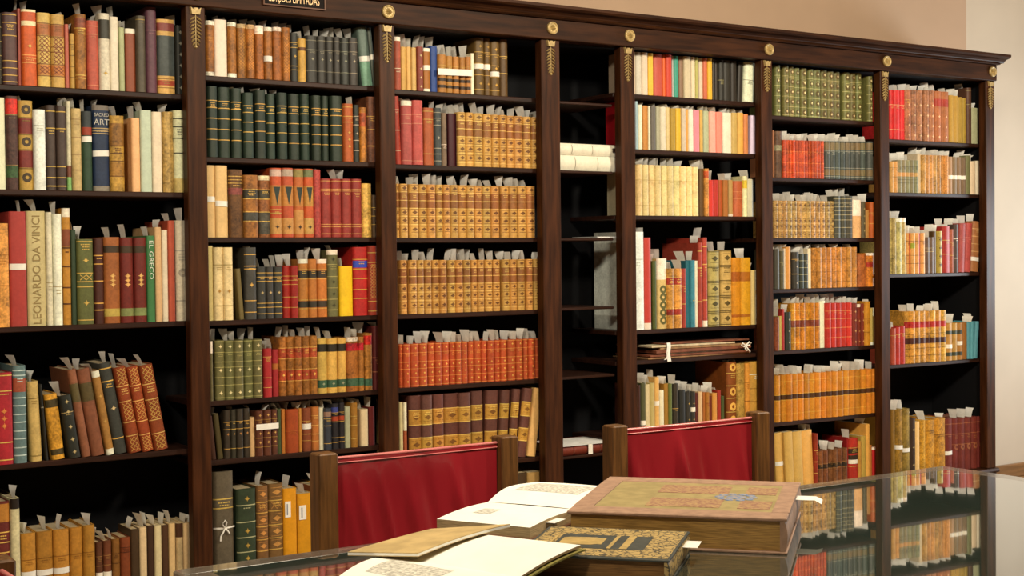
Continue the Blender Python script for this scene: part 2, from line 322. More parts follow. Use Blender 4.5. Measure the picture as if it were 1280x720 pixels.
ROWS = [
(1, 1, (0, 0, 4.923), -60, .8, f'''
18 80 2e2a22 l8a7a48@.2,.4,.6,.8; 112 80 4f3634 l{G}@.03,.14,.32,.67,.77,.87,.96; 135 54 a85548; 230 62 b85020 pd9c7a0@.0-.21 pb5502a@.03-.15 ld89050@.6,.64,.7 o{G}@.48;
316 82 cba65a pa8643a@.15-.3 pc07a3c@.7-.84 l8a5a30@.14,.31,.45,.52,.69,.85 f8a4a2a@.32-.68 f8a4a2a@.72-.82; 402 92 cba65a pa8643a@.15-.3 pc07a3c@.7-.84 l8a5a30@.14,.31,.45,.52,.69,.85 f8a4a2a@.32-.68 f8a4a2a@.72-.82; 430 150 a85a4a; 465 208 b89848 l7a6030@.2,.4,.6,.8;
535 90 8f5c26 p7a3e2a@.05-.18 l{G}@.19,.82,.86 m; 612 130 b04e3c lc87858@.08,.2,.94; 680 85 d8cdb8 p3a3830@.08-.33 o{G}@.78; 735 105 e0d6c0; 772 170 a0a57c; 840 178 8a452a c{W};
900 100 544e40 la08a50@.05; 968 40 623a46 l8a5a60@.27; 1080 122 c2a058 p7a3c34@.05-.16 p3e4846@.22-.76 p9a442c@.82-.89 l8a6a30@.8,.92; 1138 160 262420 o9a9080@.1,.26,.42,.58,.74,.9'''),
(1, 2, (0, 110, 4.923), -30, .8, f'''
40 60 e6e0c0; 118 52 4a2e28 pc0281c@.03-.19 p38522f@.75-.87 l8a6a40@.2,.74 m; 210 80 c49a4a p80302a@.2-.37 p80302a@.56-.75 l8a6a30@.19,.38,.55,.76 r4a3a28@.1,.46,.86; 287 135 ded8d0 lb8b0a4@.2; 350 108 463630 l{G}@.07,.27,.72,.85,.95; 413 112 463630 l{G}@.07,.27,.72,.85,.95;
444 82 cfc4a8 p7a4a3a@.72-.85 p8ab870@.85-1; 506 128 d2ae76 lb89060@.13,.35,.56,.75; 572 145 2c422d p34383a@0-.2 p9a3822@.2-.3 w@.35; 678 108 20324f p77746a@0-.06 lb0a070@.27,.3,.33 w@.56 p8a8878@.94-1 TSACRED_ART;
770 172 b08438 p8a5c26@.1-.4 p96682c@.62-.8 l6a4420@.4,.5,.6,.8 m; _812; 868 185 d4ac7a; 940 138 b0bca8; 1003 148 d9ceb4; 1072 148 b59654 m; 1140 140 d9cfa8 l3a3a34@.1,.2,.34,.52 pc8a868@.83-1'''),
(1, 3, (0, 245, 4.235), -30, .8, f'''
55 145 cc9446 lb07a30@.3,.6 m; 148 82 9c3630 w@.48; 250 80 c8b280 TLEONARDO_DA_VINCI; 285 86 e6dcc0 lc8b890@.62; 335 95 ece4d0 lc0a880@.65; 380 65 bd8430 c{W} p80442a@.18-.33 l5a3418@.34,.5,.68,.82; 410 180 2f402c; 500 228 5c5c32 l{G}@.03,.95,.4,.5,.56 f{G}@.42-.48 o{G}@.25,.75; 553 225 42241c l{G}@.2,.3,.5,.76,.84;
640 218 92552a p3a2c1c@.1-.18 o{"d8a860"}@.45,.5,.55 pb0984a@.83-.92; 710 220 66231c p3a2c1c@.1-.18 o{"d8a860"}@.45,.5,.55 p7a8450@.83-.92; 780 220 66231c p3a2c1c@.1-.18 o{"d8a860"}@.45,.5,.55 p7a8450@.83-.92; 825 210 3a7343 TEL_GRECO; 862 165 d4b484; 895 180 e8dcc0; 932 130 aa5039; 1000 130 ccc0a8 la8a090@.3,.8 r9a9080@.52'''),
(1, 4, (0, 430, 4.5), -30, .8, f'''
78 160 9a2029 l{G}@.03,.2,.76,.95 oc07038@.42,.5,.58; 155 120 5e7274 p9a4a34@.13-.27 lb8c4c0@.05,.1,.33,.41,.5,.58,.67,.75,.84,.92; 240 208 d4ac68 l9a7a40@.21,.93 n-2; 276 225 201f1c l8a8070@.3 n-4; 368 275 c48c2e p40361e@.08-.2 p40361e@.84-.93 m n-6; 458 280 262822 la89060@.27 oc0aa78@.1,.26,.5,.7,.9 n-8;
515 135 7e4e36 p544a2c@.16-.37 n-9; 592 128 7e4e36 p544a2c@.16-.37 n-9; 647 142 a27038 c{W} t{W} oc89a50@.3,.6 n-9.5; 717 95 343632 l{G}@.06,.2,.83 oc8b080@.5 n-9.5; 800 118 8a4020 ld8a860@.22,.4,.64,.8 fc89850@.02-.2 fc89850@.42-.62 fc89850@.82-.98 n-10; 868 115 8a4020 ld8a860@.22,.4,.64,.8 fc89850@.02-.2 fc89850@.42-.62 fc89850@.82-.98 n-10; 950 105 8a4020 ld8a860@.22,.4,.64,.8 fc89850@.02-.2 fc89850@.42-.62 fc89850@.82-.98 n-10'''),
(1, 5, (0, 580, 4.923), -30, .9, f'''
70 230 5e2420 pa8702c@.02-.2 l{G}@.3,.4,.5; 132 210 dccba0 p241a14@0-.1; 228 425 aa7a2e w@.62 l8a5c20@.4; 332 412 aa7a2e w@.62 l8a5c20@.4; 432 400 aa7a2e w@.62 l8a5c20@.4; 515 388 a8782c l8a5c20@.4; 590 375 a8782c l8a5c20@.4;
637 480 55301f l9a7040@.3,.5 w@.7; 690 470 663822 l9a7040@.3,.5 w@.7; 742 460 865626 l5a3418@.3,.5; 808 450 753c20 l4a2414@.2,.3; 862 400 46321f; 910 390 d4c096; 955 378 3c2a1e; 1000 378 d4c096; 1042 375 48301f; 1085 365 cca474; 1130 362 c5b082 p4a3020@0-.25; 1175 362 c5b082; 1205 378 c9b488'''),
(2, 1, (235, 0, 4.923), 105, .9, f'''
165 130 985c22 c{W} t{W} lb87830@.3,.7 m; 245 122 e6dac6; 300 140 985c22 c{W} t{W} m; 360 150 985c22 cc8a070 fc08034@.16-.84 m; 412 155 985c22 cc8a070 fc08034@.16-.84 m; 468 160 985c22 pe6dac6@0-.16 m; 520 170 985c22 c{W} w@.6 m; 578 170 985c22 c{W} m; 630 172 985c22 fc08034@.16-.84 m;
678 205 30302c l{G}@.2,.3,.68,.76 o{G}@.48; 727 240 ba9444 p5a3a20@.2-.28; 795 222 3a3834 l8a8470@.1,.3,.75 o9a947c@.5; 848 225 3a3834 l8a8470@.1,.3,.75 o9a947c@.5; 895 228 3a3834 l8a8470@.1,.3,.75 o9a947c@.5; 940 230 3a3834 l8a8470@.1,.3,.75 o9a947c@.5; 990 235 3a3834 l8a8470@.1,.3,.75 o9a947c@.5; 1045 235 3a3834 l8a8470@.1,.3,.75 o9a947c@.5;
_1062; 1138 135 5a645c p72927c@.56-1 w@.54 n-6; 1166 145 565850 w@.5 n-6'''),
(2, 2, (235, 95, 4.923), 118, .35, f'''
185 65 {DGR}; _190; 262 72 {DGR}; _270; 332 78 {DGR}; _343; 405 105 {DGR}; _418; 480 90 {DGR}; _487; 538 112 {DGR}; _552; 613 105 {DGR}; _623; 688 112 {DGR}; _695; 748 112 {DGR}; _765; 820 122 {DGR}; _825; 866 125 {DGR}; _880; 950 125 {DGR}; _957;
1018 172 a8582a l{G}@.06,.22,.32 o{G}@.5,.62,.74; 1056 180 28302c lb0a890@.2,.35,.62,.8 ob0a890@.5; 1102 195 ba7428 pb05028@.1-.35 m; 1165 130 70442c l{G}@.3,.5,.75 m'''),
(2, 3, (235, 195, 4.923), 112, .35, f'''
172 58 d4ac74 w@.47; 250 60 d4ac74 w@.53; 342 85 62401e p80403a@.27-.37 l{G}@.1,.15,.2 m; 435 118 925c26 p3a3428@.24-.37 p3f3c34@.6-.73 l{G}@.23,.38,.59,.74 m; 508 122 86502a cd8c4a0 p3a3428@.24-.37 p4a443a@.6-.95 l{G}@.23,.38,.59,.74 m;
580 75 b84e28 pc8a898@.02-.12 pb07838@.25-.55 v2a342e@.27-.53 pb8884a@.72-.95 o3a2a1c@.85 l{G}@.6,.65; 652 75 a84a2a pa89888@.02-.12 pb07838@.25-.55 v2a342e@.27-.53 pb8884a@.72-.95 o3a2a1c@.85; 715 80 b0602e p8a8048@.02-.12 pb07838@.25-.55 v2a342e@.27-.53 pb8884a@.6-.95 o3a2a1c@.85; 775 80 b84e28 p6a6a48@.02-.12 pb07838@.25-.55 v2a342e@.27-.53 pb8884a@.72-.95 o3a2a1c@.85;
820 85 a84640 m; 1070*4 140>142 8e322c l{"c88a50"}@.04,.18,.21,.78,.82,.94; 1130 170 cc9c4c m oa87830@.55; 1162 240 46311e l{G}@.3,.5,.7'''),
(2, 4, (235, 295, 4.923), 122, .9, f'''
160 60 d8bc7c; 220 70 d8c994 la89860@.24,.8 ob08838@.6; 280 70 d8c994 la89860@.24,.8 ob08838@.6; _318; 350 200 625834 n-4; 425 70 3e3e39 l{G}@.1,.26,.3,.74,.9 o{G}@.52;
482 188 363633 l{G}@.12,.2,.28,.7,.78,.9 ob8a070@.5; 528 188 363633 l{G}@.12,.2,.28,.7,.78,.9 ob8a070@.5; 583 188 363633 l{G}@.12,.2,.28,.7,.78,.9 ob8a070@.5; 630 182 9a261e l{G}@.2,.28,.36,.6,.8; 680 182 9a261e l{G}@.2,.28,.36,.6,.8;
742 142 b87232 c{W} p3a342a@.2-.32 p3a342a@.72-.83 l{G}@.18,.34,.7,.85; 795 142 b87232 p3a342a@.2-.32 p3a342a@.72-.83 l{G}@.18,.34,.7,.85; 858 142 b87232 c{W} p3a342a@.2-.32 p3a342a@.72-.83 l{G}@.18,.34,.7,.85; 925 85 646440 c{W} la09a60@.22,.4,.57,.74,.9 o3a3a24@.14,.48,.66,.83; _934; 1018 185 e6b41a; 1110 68 aa221e p3040a0@.2-.3 lc89038@.18,.32,.46,.62,.75; 1165 60 9a3626 l{G}@.1,.24,.8,.94 fc89050@.28-.76'''),
(2, 5, (235, 395, 4.923), 135, .8, f'''
158 155 625c3c p{W}@0-.2; _166; 228 150 {GRM}; 285 150 {GRM}; 345 148 {GRM}; 402 145 {GRM}; 460 142 {GRM}; _464; 518 200 9a2629 l{G}@.17,.6,.8; 560 205 9a2629 pa86028@.3-.42;
798*5 128>122 925e26 pa04426@.2-.36 pa04426@.57-.74 l{"d0a050"}@.19,.37,.56,.75 od8a850@.65 m; 858 138 d2aa54 p2c2820@.1-.24 p3c5c45@.76-.9 o98a080@.83; 920 138 d2aa54 p2c2820@.1-.24 p3c5c45@.76-.9 o98a080@.83; 975 136 d2aa54 p2c2820@.1-.24 p3c5c45@.76-.9 o98a080@.83;
1048 130 9a6028 c{W} pb0202c@.11-.25 p3c5c45@.76-.9 m; 1085 128 9a6028 pb0202c@.11-.25 p3c5c45@.76-.9 m; 1135 105 a86a2a pb8241c@.04-.2 p3c5c45@.8-.92 m; 1195 60 541a1a l9a6040@.5,.72'''),
(2, 6, (235, 485, 4.923), 145, .8, f'''
178 170 452a1c n-5; 222 155 463c20 n-6; 265 135 352f25 l{G}@.25,.4,.8 oa87840@.5; 300 132 352f25 l{G}@.25,.4,.8 oa87840@.5; 343 128 352f25 l{G}@.25,.4,.8 oa87840@.5; 382 124 352f25 l{G}@.25,.4,.8 oa87840@.5; 415 180 c4a474; 465 140 552d1e la07838@.2,.35,.6,.8 oc09050@.1,.5,.7; 515 135 552d1e la07838@.2,.35,.6,.8 oc09050@.1,.5,.7; 553 132 552d1e la07838@.2,.35,.6,.8 oc09050@.1,.5,.7; 577 130 404b2a; 602 130 aa6a2a; 684 130 a2431c lc06028@.5; 704 125 a8702e; 760 122 84462a l{G}@.3,.6,.75 w@.42; 808 115 a2652f l{"d8b060"}@.2,.42,.62,.78; 838 120 dcd0b4;
885 125 323640 p8a6a5a@.08-.2 l{G}@.25,.42,.85; 930 95 262428 p3a4488@.08-.2 pa84428@.28-.38 l{G}@.2,.4,.75,.85; 966 90 262428 pa84428@.28-.38 l{G}@.2,.4,.75,.85; 1003 115 acac8c; 1045 90 a06e2a l{"d8b060"}@.3,.5,.8; _1062; 1112 130 d4c49c; 1152 115 642220'''),
(2, 7, (235, 565, 4.646), 150, .6, f'''
270 112 554b3c lb89a50@.27,.36 Q; _285; 400 212 303b29 lb0a880@.2,.41,.6,.78,.95 ob89040@.12,.52,.7,.86; 470 195 74552f l{G}@.2,.33,.5,.66,.8 dc08a48@.1,.42,.58,.74 fa87840@.22-.3; 557 182 74552f l{G}@.2,.33,.5,.66,.8 dc08a48@.1,.42,.58,.74 fa87840@.22-.3; 637 210 d49818 K; 735 240 d49818 K; 790 200 8a4a28; 866 190 d8a030; 930 200 6a3a28; 1010 190 8a2a24; 1090 200 c8a060; 1180 195 4a3a28'''),
(3, 1, (475, 0, 5.54), 95, .85, f'''
145 258 924630 c{W} le0d0b0@.6; 185 325 c2944c; 220 325 caa25c; 255 330 c29a5c; 300 325 823628 od0b080@.2,.5,.7,.9; 350 335 9a6026 c{W} t{W} w@.45; 400 320 284484; 457 380 aa7230 p3a2818@.62-.7 p3a2818@.8-.88 l{G}@.28,.36; 502 390 aa7230 p3a2818@.62-.7 p3a2818@.8-.88 l{G}@.28,.36; 548 395 aa7230 p3a2818@.62-.7 p3a2818@.8-.88 l{G}@.28,.36; 592 398 aa7230 p3a2818@.62-.7 p3a2818@.8-.88 l{G}@.28,.36; 630 395 aa7230 p3a2818@.62-.7 p3a2818@.8-.88 l{G}@.28,.36; 655 370 e4d8bc;
720 262 644c24 l{G}@.25,.45,.65,.9 ob89040@.15,.55,.8 w@.5; 765 262 644c24 l{G}@.25,.45,.65,.9 ob89040@.15,.55,.8 w@.5; 828 290 644c24 l{G}@.25,.45,.65,.9 od0a040@.15,.5,.8 w@.6; 884 225 543c1f l{G}@.3,.6'''),
(3, 2, (475, 110, 5.565), 105, .9, f'''
150 45 a83e2e ld8b090@.2,.5,.8 n-2; 225 90 ae4c46 c{W} lc88068@.22,.36,.94; 300 88 ae4c46 lc88068@.22,.36,.94; 375 140 a8522c l{G}@.06,.2,.8; 427 140 384040 l9a9a88@.08,.18,.3,.7,.8,.92 oa8a898@.52; 466 175 74644f l{W}@.6; _474; 530 178 3a0f17; 536 180 3a0f17; 595 170 {TAN}; 650 173 {TAN}; 715 178 {TAN}; 775 184 {TAN}; 828 188 {TAN}; 878 190 {TAN}; 930 195 {TAN}; 993 198 {TAN}; 1050 202 {TAN}; 1100 205 {TAN}; 1122 206 {TAN}'''),
(3, 3, (475, 205, 5.565), 112, .95, ''.join(f'{x} {t} {TAN};' if x != 203 and x != 837 else f'_{x};' for x, t in ((135, 138), (195, 139), (203, 0), (268, 141), (328, 143), (387, 144), (438, 145), (487, 146), (543, 147), (600, 149), (655, 150), (710, 152), (770, 153), (830, 154), (837, 0), (897, 155), (955, 156), (1017, 156), (1078, 155)))),
(3, 4, (475, 295, 5.565), 135, .95, ''.join(f'{x} {t} {TAN};' if t else f'_{x};' for x, t in ((190, 168), (203, 0), (258, 167), (308, 167), (360, 167), (413, 167), (465, 167), (472, 0), (525, 167), (578, 167), (632, 166), (677, 166), (725, 166), (730, 0), (782, 165), (835, 165), (848, 0), (902, 163), (952, 163), (1007, 162), (1015, 0), (1065, 161), (1130, 160)))),
(3, 5, (475, 395, 5.565), 132, .95, ''.join(f'{x} {198-(x-132)*.043:.0f} {RED};' for x in (160, 210, 272, 330, 380, 430, 480, 525, 567, 610, 652, 702, 743, 793, 835, 882, 942, 993, 1028, 1078, 1138))),
(3, 6, (475, 475, 5.565), 138, .0, f'''
165 155 d8c08c; 192 155 984c2e pe0d4b8@0-.42; _205; 290 108 {BRN}; 368 105 {BRN}; 447 98 {BRN}; 548 92 {BRN}; 635 88 {BRN}; 718 75 {BRN}; _724; 810 70 {BRN} n2; _815; 878 68 {BRN} n4; _884; 938 62 {BRN} n6; _945; 1010 56 {BRN} n8; _1022; 1082 55 d6b270 n8'''),
(3, 7, (475, 475, 5.565), 138, .5, f'''330 640 8a5a30; 520 630 a07840; 700 640 6a3a28; 860 640 5a3a30; 960 640 3c2a20; 1030 645 4a3a24; 1130 640 b08850'''),
(5, 1, (780, 40, 4.5), 22, .1, f'''
65 96 c8b8a0; 100 98 dccbba; 135 104 d8c4ac; 166 110 d4ac36; 218 112 b84c3e; 236 124 ca5a2a; 270 122 c03a27; 281 130 b4c4bc; 308 130 3c937e; 338 130 846a54; 378 130 d4bc9c; 402 135 d4ccac; 420 138 aaa25c; 446 140 dcc4ac; 470 145 ba5c3e; 498 148 e4b42e; 512 150 36302a; 528 150 36302a; 560 152 28241f la09060@.5; 600 152 2c2823; 634 150 2c2823; 662 160 2c2823 n3; _668; 726 165 e0d8bc l5a5040@.45 n3'''),
(5, 2, (780, 40, 4.5), 18, .8, f'''
65 385 a01420; 80 390 96acb4; 105 410 e4dcc4; 137 415 c2863e; 152 418 dcd4bc; 180 420 666059; 205 420 a49c84; 238 422 dcd4bc; 262 425 c4ac7c; 290 430 aa8c2f; 325 430 dcb437; 350 430 c4bca4; 364 435 dca454; 392 435 e4d8c4; 426 440 d27c8b; 446 440 bc9c4d; 481 445 acac8c; 518 448 e49c8c; 552 450 da7c6c; _556; 606 455 e0d8c4; 640 455 c4a05c; 673 455 d4a44d; 700 462 da844d; _708; 752 470 c4b4cc n2'''),
(5, 3, (750, 180, 5.82), 215, .8, f'''
262 150 d8c8a8; 715*10 150>168 d8c388 lc8b070@.3,.8; _722; 758 180 5a4020; 792 180 ba813a pa84a20@.05-.2 m; 828 262 ba2e20; 862 262 ba2e20; 895 262 b05624; 934 262 b06a2b; 969 262 b8995c t{W}; 1036 270 a85632 lc88050@.3,.5; 1070 235 e4d4a4 pd8b030@.1-.3; 1116 255 c4bb9c'''),
(5, 4, (730, 270, 4.8), 268, .8, f'''
362 95 e6e2da lc8c4b8@.28; 405 130 ba3e33 t{W}; _412; 438 270 464c20; 497 255 c9b173 p{W}@0-.3 r5a5a30@.44,.55,.66,.77,.88; 540 315 ba8537 p932e20@.16-.27 p932e20@.68-.78 l{G}@.15,.28,.67,.79 m; 587 315 ba8537 p932e20@.16-.27 p932e20@.68-.78 l{G}@.15,.28,.67,.79 m; 612 315 9a3628 l{G}@.3,.6; 637 268 286a79; 666 265 387f92 oc8b050@.6; 686 268 e4dcc4; 711 160 a03e2f l{G}@.1,.3,.7; 740 130 a03e2f l{G}@.1,.3,.7 t{W};
_746; 813 210 b8a05c l6a5a2c@.01,.2,.22,.4,.42,.6,.62,.8,.82,.98 d54481f@.1,.5,.7,.9; _819; 886 205 b8a05c l6a5a2c@.01,.2,.22,.4,.42,.6,.62,.8,.82,.98 d54481f@.1,.5,.7,.9; 938 250 ca8b1c p9e5a18@.21-.35 p9e5a18@.84-.88; 1001 250 ca8b1c p9e5a18@.21-.35 p9e5a18@.84-.88; 1035 325 d4b474'''),
(5, 6, (780, 410, 5.54), 95, .9, f'''
118 395 3a1c10; 152 380 565636 w@.75; 182 390 dcd0a4; 216 380 c4ac6c; 247 340 cca45c w@.45; 279 430 e0d4b4; 310 385 a2732b; 337 385 646a33; 377 385 363026 l{G}@.5; _384; 427 430 282c29; 461 440 30302a oa89050@.3,.7; 493 440 30302a w@.45 oa89050@.3,.7; 516 450 542320; 546 440 cca47c; 569 445 9a5f2b; 592 445 a8722c la04020@.3; 613 470 64291c; 647 450 d49c47; 674 430 9a2e20; 697 470 46552b; _712;
778 235 84461c l{G}@.17,.36,.55,.76 re0a850@.08,.45,.68,.88; 835 245 a8853d m; 869 245 c28a37 l8a5a20@.3,.6; 967 230 c28c3a l{W}@.2 l9a6a24@.42,.62,.8'''),
(6, 1, (950, 50, 7.2), 130, .0, f'''
180 230 {OLV}; _205; 255 235 {OLV}; 303 245 {OLV}; 352 255 {OLV}; _362; 418 258 {OLV}; _428; 478 265 {OLV}; 540 270 {OLV}; 600 275 {OLV}; 660 285 {OLV}; 715 290 {OLV}; _745; 805 295 {OLV}; 858 300 {OLV}; 910 300 {OLV}; _965; 1010 330 {OLV}'''),
(6, 2, (950, 140, 7.2), 120, .95, f'''
132 165 c8845c; 196 175 644632 p8a8264@.3-.42 m; _205; 575*13 252>262 b84620 l{"e08040"}@.3,.6,.85 m; _580; 945*8 264>268 464c47 p786848@.04-.22 p786848@.74-.9 l{"a0a090"}@.26,.7,.93; _962; 1012 268 464c47 p786848@.04-.22 p786848@.74-.9 l{"a0a090"}@.26,.7,.93; 1045 400 4a3a24'''),
(6, 3, (950, 225, 7.2), 120, .95, f'''
665*13 186>192 b08a4c l{"d8b878"}@.05,.17,.3,.46,.6,.8 d6a4a24@.11,.24,.53,.7,.9 m; 722 145 46473a l{"b0a880"}@.07,.17,.26,.35,.45,.57,.75,.9; 770 145 46473a l{"b0a880"}@.07,.17,.26,.35,.45,.57,.75,.9; 830 145 46473a l{"b0a880"}@.07,.17,.26,.35,.45,.57,.75,.9; 908 180 d2aa74 p{W}@0-.42; 946 195 544732 oa89060@.2,.4,.6,.8; 985 270 a2733a; 1045 200 b2561c l{G}@.3,.6'''),
(6, 4, (950, 290, 8), 145, .7, f'''
197 170 464639; 240 190 544b32 l9a9060@.3,.6; 258 165 e4d8bc; 308 150 c2853e; _322; 386 200 36342d l{G}@.2,.6 oa8a090@.4,.85; _392; 436 218 383c32 lb0a880@.2,.4,.6,.8; 479 218 383c32 lb0a880@.2,.4,.6,.8; 513 165 e0d4b4; 965*9 158>150 ba7c33 l9a6428@.3,.6,.85 m; _975; 1060 225 aa5c2b m; 1140 210 c2741c c{W} pb2301c@.28-.42 m'''),
(6, 5, (950, 360, 8), 140, .8, f'''
190 290 84462a m; 222 280 b9a15c; 248 210 9a2a24; 306 240 30342a ob0a890@.2,.5,.8; 595*6 152>148 ba7a1e p7a3a24@.37-.52 l{"d8a848"}@.16,.36,.53,.85 m; 655 130 e8e0c4; 915*5 150>146 ba2e23 l{"d88850"}@.18,.36,.56,.78; 965 150 742b1c oc89860@.2,.4,.65,.9; 1002 160 742b1c c{W} oc89860@.4,.65,.9; 1042 155 742b1c oc89860@.2,.4,.65,.9; 1100 135 c98a27 l9a6420@.4,.7; 1142 200 b9994d t{W}; 1166 280 744c27'''),
(6, 6, (950, 440, 7.2), 130, .95, f'''180 212 {ORG}; _188; 1055*17 206>150 {ORG}'''),
(6, 7, (950, 520, 8), 170, .6, f'''
248 162 d2a658 w@.5 n-3; 352 154 d2a658 n-3; 444 148 d2a658 n-3; 546 136 d2a658 n-3; 580 175 842f19 l{G}@.3,.5,.7; 870*6 350>318 744625 p34281a@.36-.46 l9a7040@.34,.48 m; 888 215 8a1c1c; 978 222 ba2e20 p3a2a1c@.22-.32 p3a2a1c@.36-.46 w@.5 l{G}@.2,.6; 1012 250 b98b3e l{G}@.4; 1062 200 b9a14d; 1100 80 d2a24d; 1122 290 a2662b; 1190 310 aa2020 c{W}'''),
(7, 1, (1090, 80, 6), 130, .8, f'''
158 195 ca2e2f l{"e0a070"}@.3,.8; 205 198 ca2e2f l{"e0a070"}@.3,.8; 242 200 ca2e2f l{"e0a070"}@.3,.8; 290 195 a26645 l{G}@.2,.4 oe0b080@.3,.5,.7,.9 m; 328 196 a26645 oe0b080@.3,.5,.7,.9 m; 375 198 a26645 oe0b080@.3,.5,.7,.9 m; _385; 425 198 a26645 oe0b080@.3,.5,.7,.9 m; 462 200 a26645 oe0b080@.3,.5,.7,.9 m; _468; 515 205 a2643a pa03a2a@.15-.3 oe0b080@.5,.7,.9; 572 210 a2643a pa03a2a@.15-.3 oe0b080@.5,.7,.9; _580; 613 235 ba933a; 646 240 ba933a; 680 250 ba933a; 706 255 ba933a; 742 180 543628 l8a7a50@.05,.3; 808 330 acac88'''),
(7, 2, (1090, 170, 6.737), 148, .9, f'''
180 215 c08a48 l8a6030@.2,.5; 213 215 c08a48 l8a6030@.2,.5; 385*5 203>206 807a5a pb88a50@.38-.5 l5a543c@.2,.3,.6,.7; 418 148 dcccac; 640*7 160>166 c08a48 m; 680 175 b28b5c w@.55; 716 178 846a4c w@.55; 752 178 846a4c w@.55; 790 180 746044 w@.55; 828 165 74704c; 872 215 d9ccac; 930 210 dcccb4'''),
(7, 3, (1090, 250, 6.547), 148, .8, f'''
163 150 a9995c m; 197 146 a9995c m; 240 146 a9995c c{W} m; 280 146 a9995c c{W} m n-1; 305 270 dca45c l8a6030@.2,.55,.75; 318 270 b02a20; 350 270 dca45c p98a030@.25-.38 l8a6030@.2,.55,.75; 382 270 dca45c l8a6030@.2,.55,.75; 395 270 b02a20; 430 270 dca45c l8a6030@.2,.55,.75; 466 305 644c3d lb09870@.3,.4; 500 305 644c3d lb09870@.3,.4; 525 255 54391c; 572 255 b99a3e d6a4a20@.2,.4,.6,.8; 634 215 aa2e27 l{G}@.3,.6; 664 240 9a523a l{G}@.3,.6; 702 200 4e3e38 l{W}@.3,.7; 752 190 aa4c49 lc88070@.3 n3; 800 188 aa4c49 lc88070@.3 n4; 868 172 a2663d l{"d8a870"}@.15,.3,.45,.6,.75 w@.75 n5'''),
(7, 4, (1090, 360, 6.547), 155, .8, f'''
192 330 aa4632 l{G}@.2; 227 320 aa2e24 l{G}@.2; 266 310 aa2e24 l{G}@.2; 602*8 192>182 c08f3a pa82a24@.2-.32 p46241c@.52-.63 l{"8a6420"}@.44,.72,.86 m; 652 288 b2813a p3c3c28@.2-.3 p3c3c28@.78-.88 w@.62; 693 286 b2813a p3c3c28@.2-.3 p3c3c28@.78-.88; 735 284 b2813a p3c3c28@.2-.3 p3c3c28@.78-.88 w@.55; 778 282 a86a30; 806 278 5894a2; 832 276 5894a2 n2; 862 272 5894a2 n5'''),
(7, 5, (1090, 480, 5.54), 135, .8, f'''
160 180 846424; 212 175 947024 w@.55 m; 258 170 84682b w@.6 m; 298 235 36261e o9a8a60@.2,.5,.8; 330 260 d8b878; 366 250 c98e2b m; 432 248 c28624 l8a5c1c@.2 m; 505 235 c28627 l8a5c1c@.3 m; 552 240 742e27 w@.65 la0603c@.1,.3; 770*5 238>222 742e27 la0603c@.1,.3,.5 r9a5a3c@.55'''),
]
ZBOT = {(b, k+1): z for b in SHELVES for k, z in enumerate(SHELVES[b])}
for b, k in ((1, 5), (2, 7), (3, 7), (6, 7), (7, 5)): ZBOT[(b, k)] = ZP
ZTOP = {}
for (b, k) in ZBOT: ZTOP[(b, k)] = 2.107 if k == 1 else ZBOT[(b, k-1)] - TH
ORD = ['zeroth', 'first', 'second', 'third', 'fourth', 'fifth', 'sixth', 'seventh', 'eighth', 'ninth', 'tenth', 'eleventh', 'twelfth', 'thirteenth', 'fourteenth', 'fifteenth', 'sixteenth', 'seventeenth', 'eighteenth', 'nineteenth', 'twentieth', 'twenty-first', 'twenty-second', 'twenty-third', 'twenty-fourth', 'twenty-fifth', 'twenty-sixth', 'twenty-seventh', 'twenty-eighth']
KCOL = 1.0
def rgba(h, mott=0.35): return (*lin(h, KCOL), mott)
def colour_word(h):
    import colorsys
    r, g, b = [int(h[i:i+2], 16)/255 for i in (0, 2, 4)]
    hh, s, v = colorsys.rgb_to_hsv(r, g, b); hh *= 360
    if v < 0.2: return 'black'
    if s < 0.2: return 'white' if v > 0.85 else ('pale grey' if v > 0.65 else ('grey' if v > .4 else 'charcoal'))
    if hh < 14 or hh > 340: return ('pink' if s < .5 and v > .7 else 'red') if v > .55 else 'dark red'
    if hh < 33:
        if v > .8 and s < .5: return 'cream'
        if v > .62 and s > .7: return 'orange'
        return 'brown' if v > .5 else 'dark brown'
    if hh < 58:
        if v > .78: return 'cream' if s < .5 else 'yellow'
        return 'tan' if v > .58 else ('olive brown' if v > .35 else 'dark brown')
    if hh < 75: return 'olive green'
    if hh < 170: return 'dark green' if v < .4 else 'green'
    if hh < 260: return ('dark blue' if v < .45 else 'blue') if s > .3 else 'grey blue'
    return 'purple'

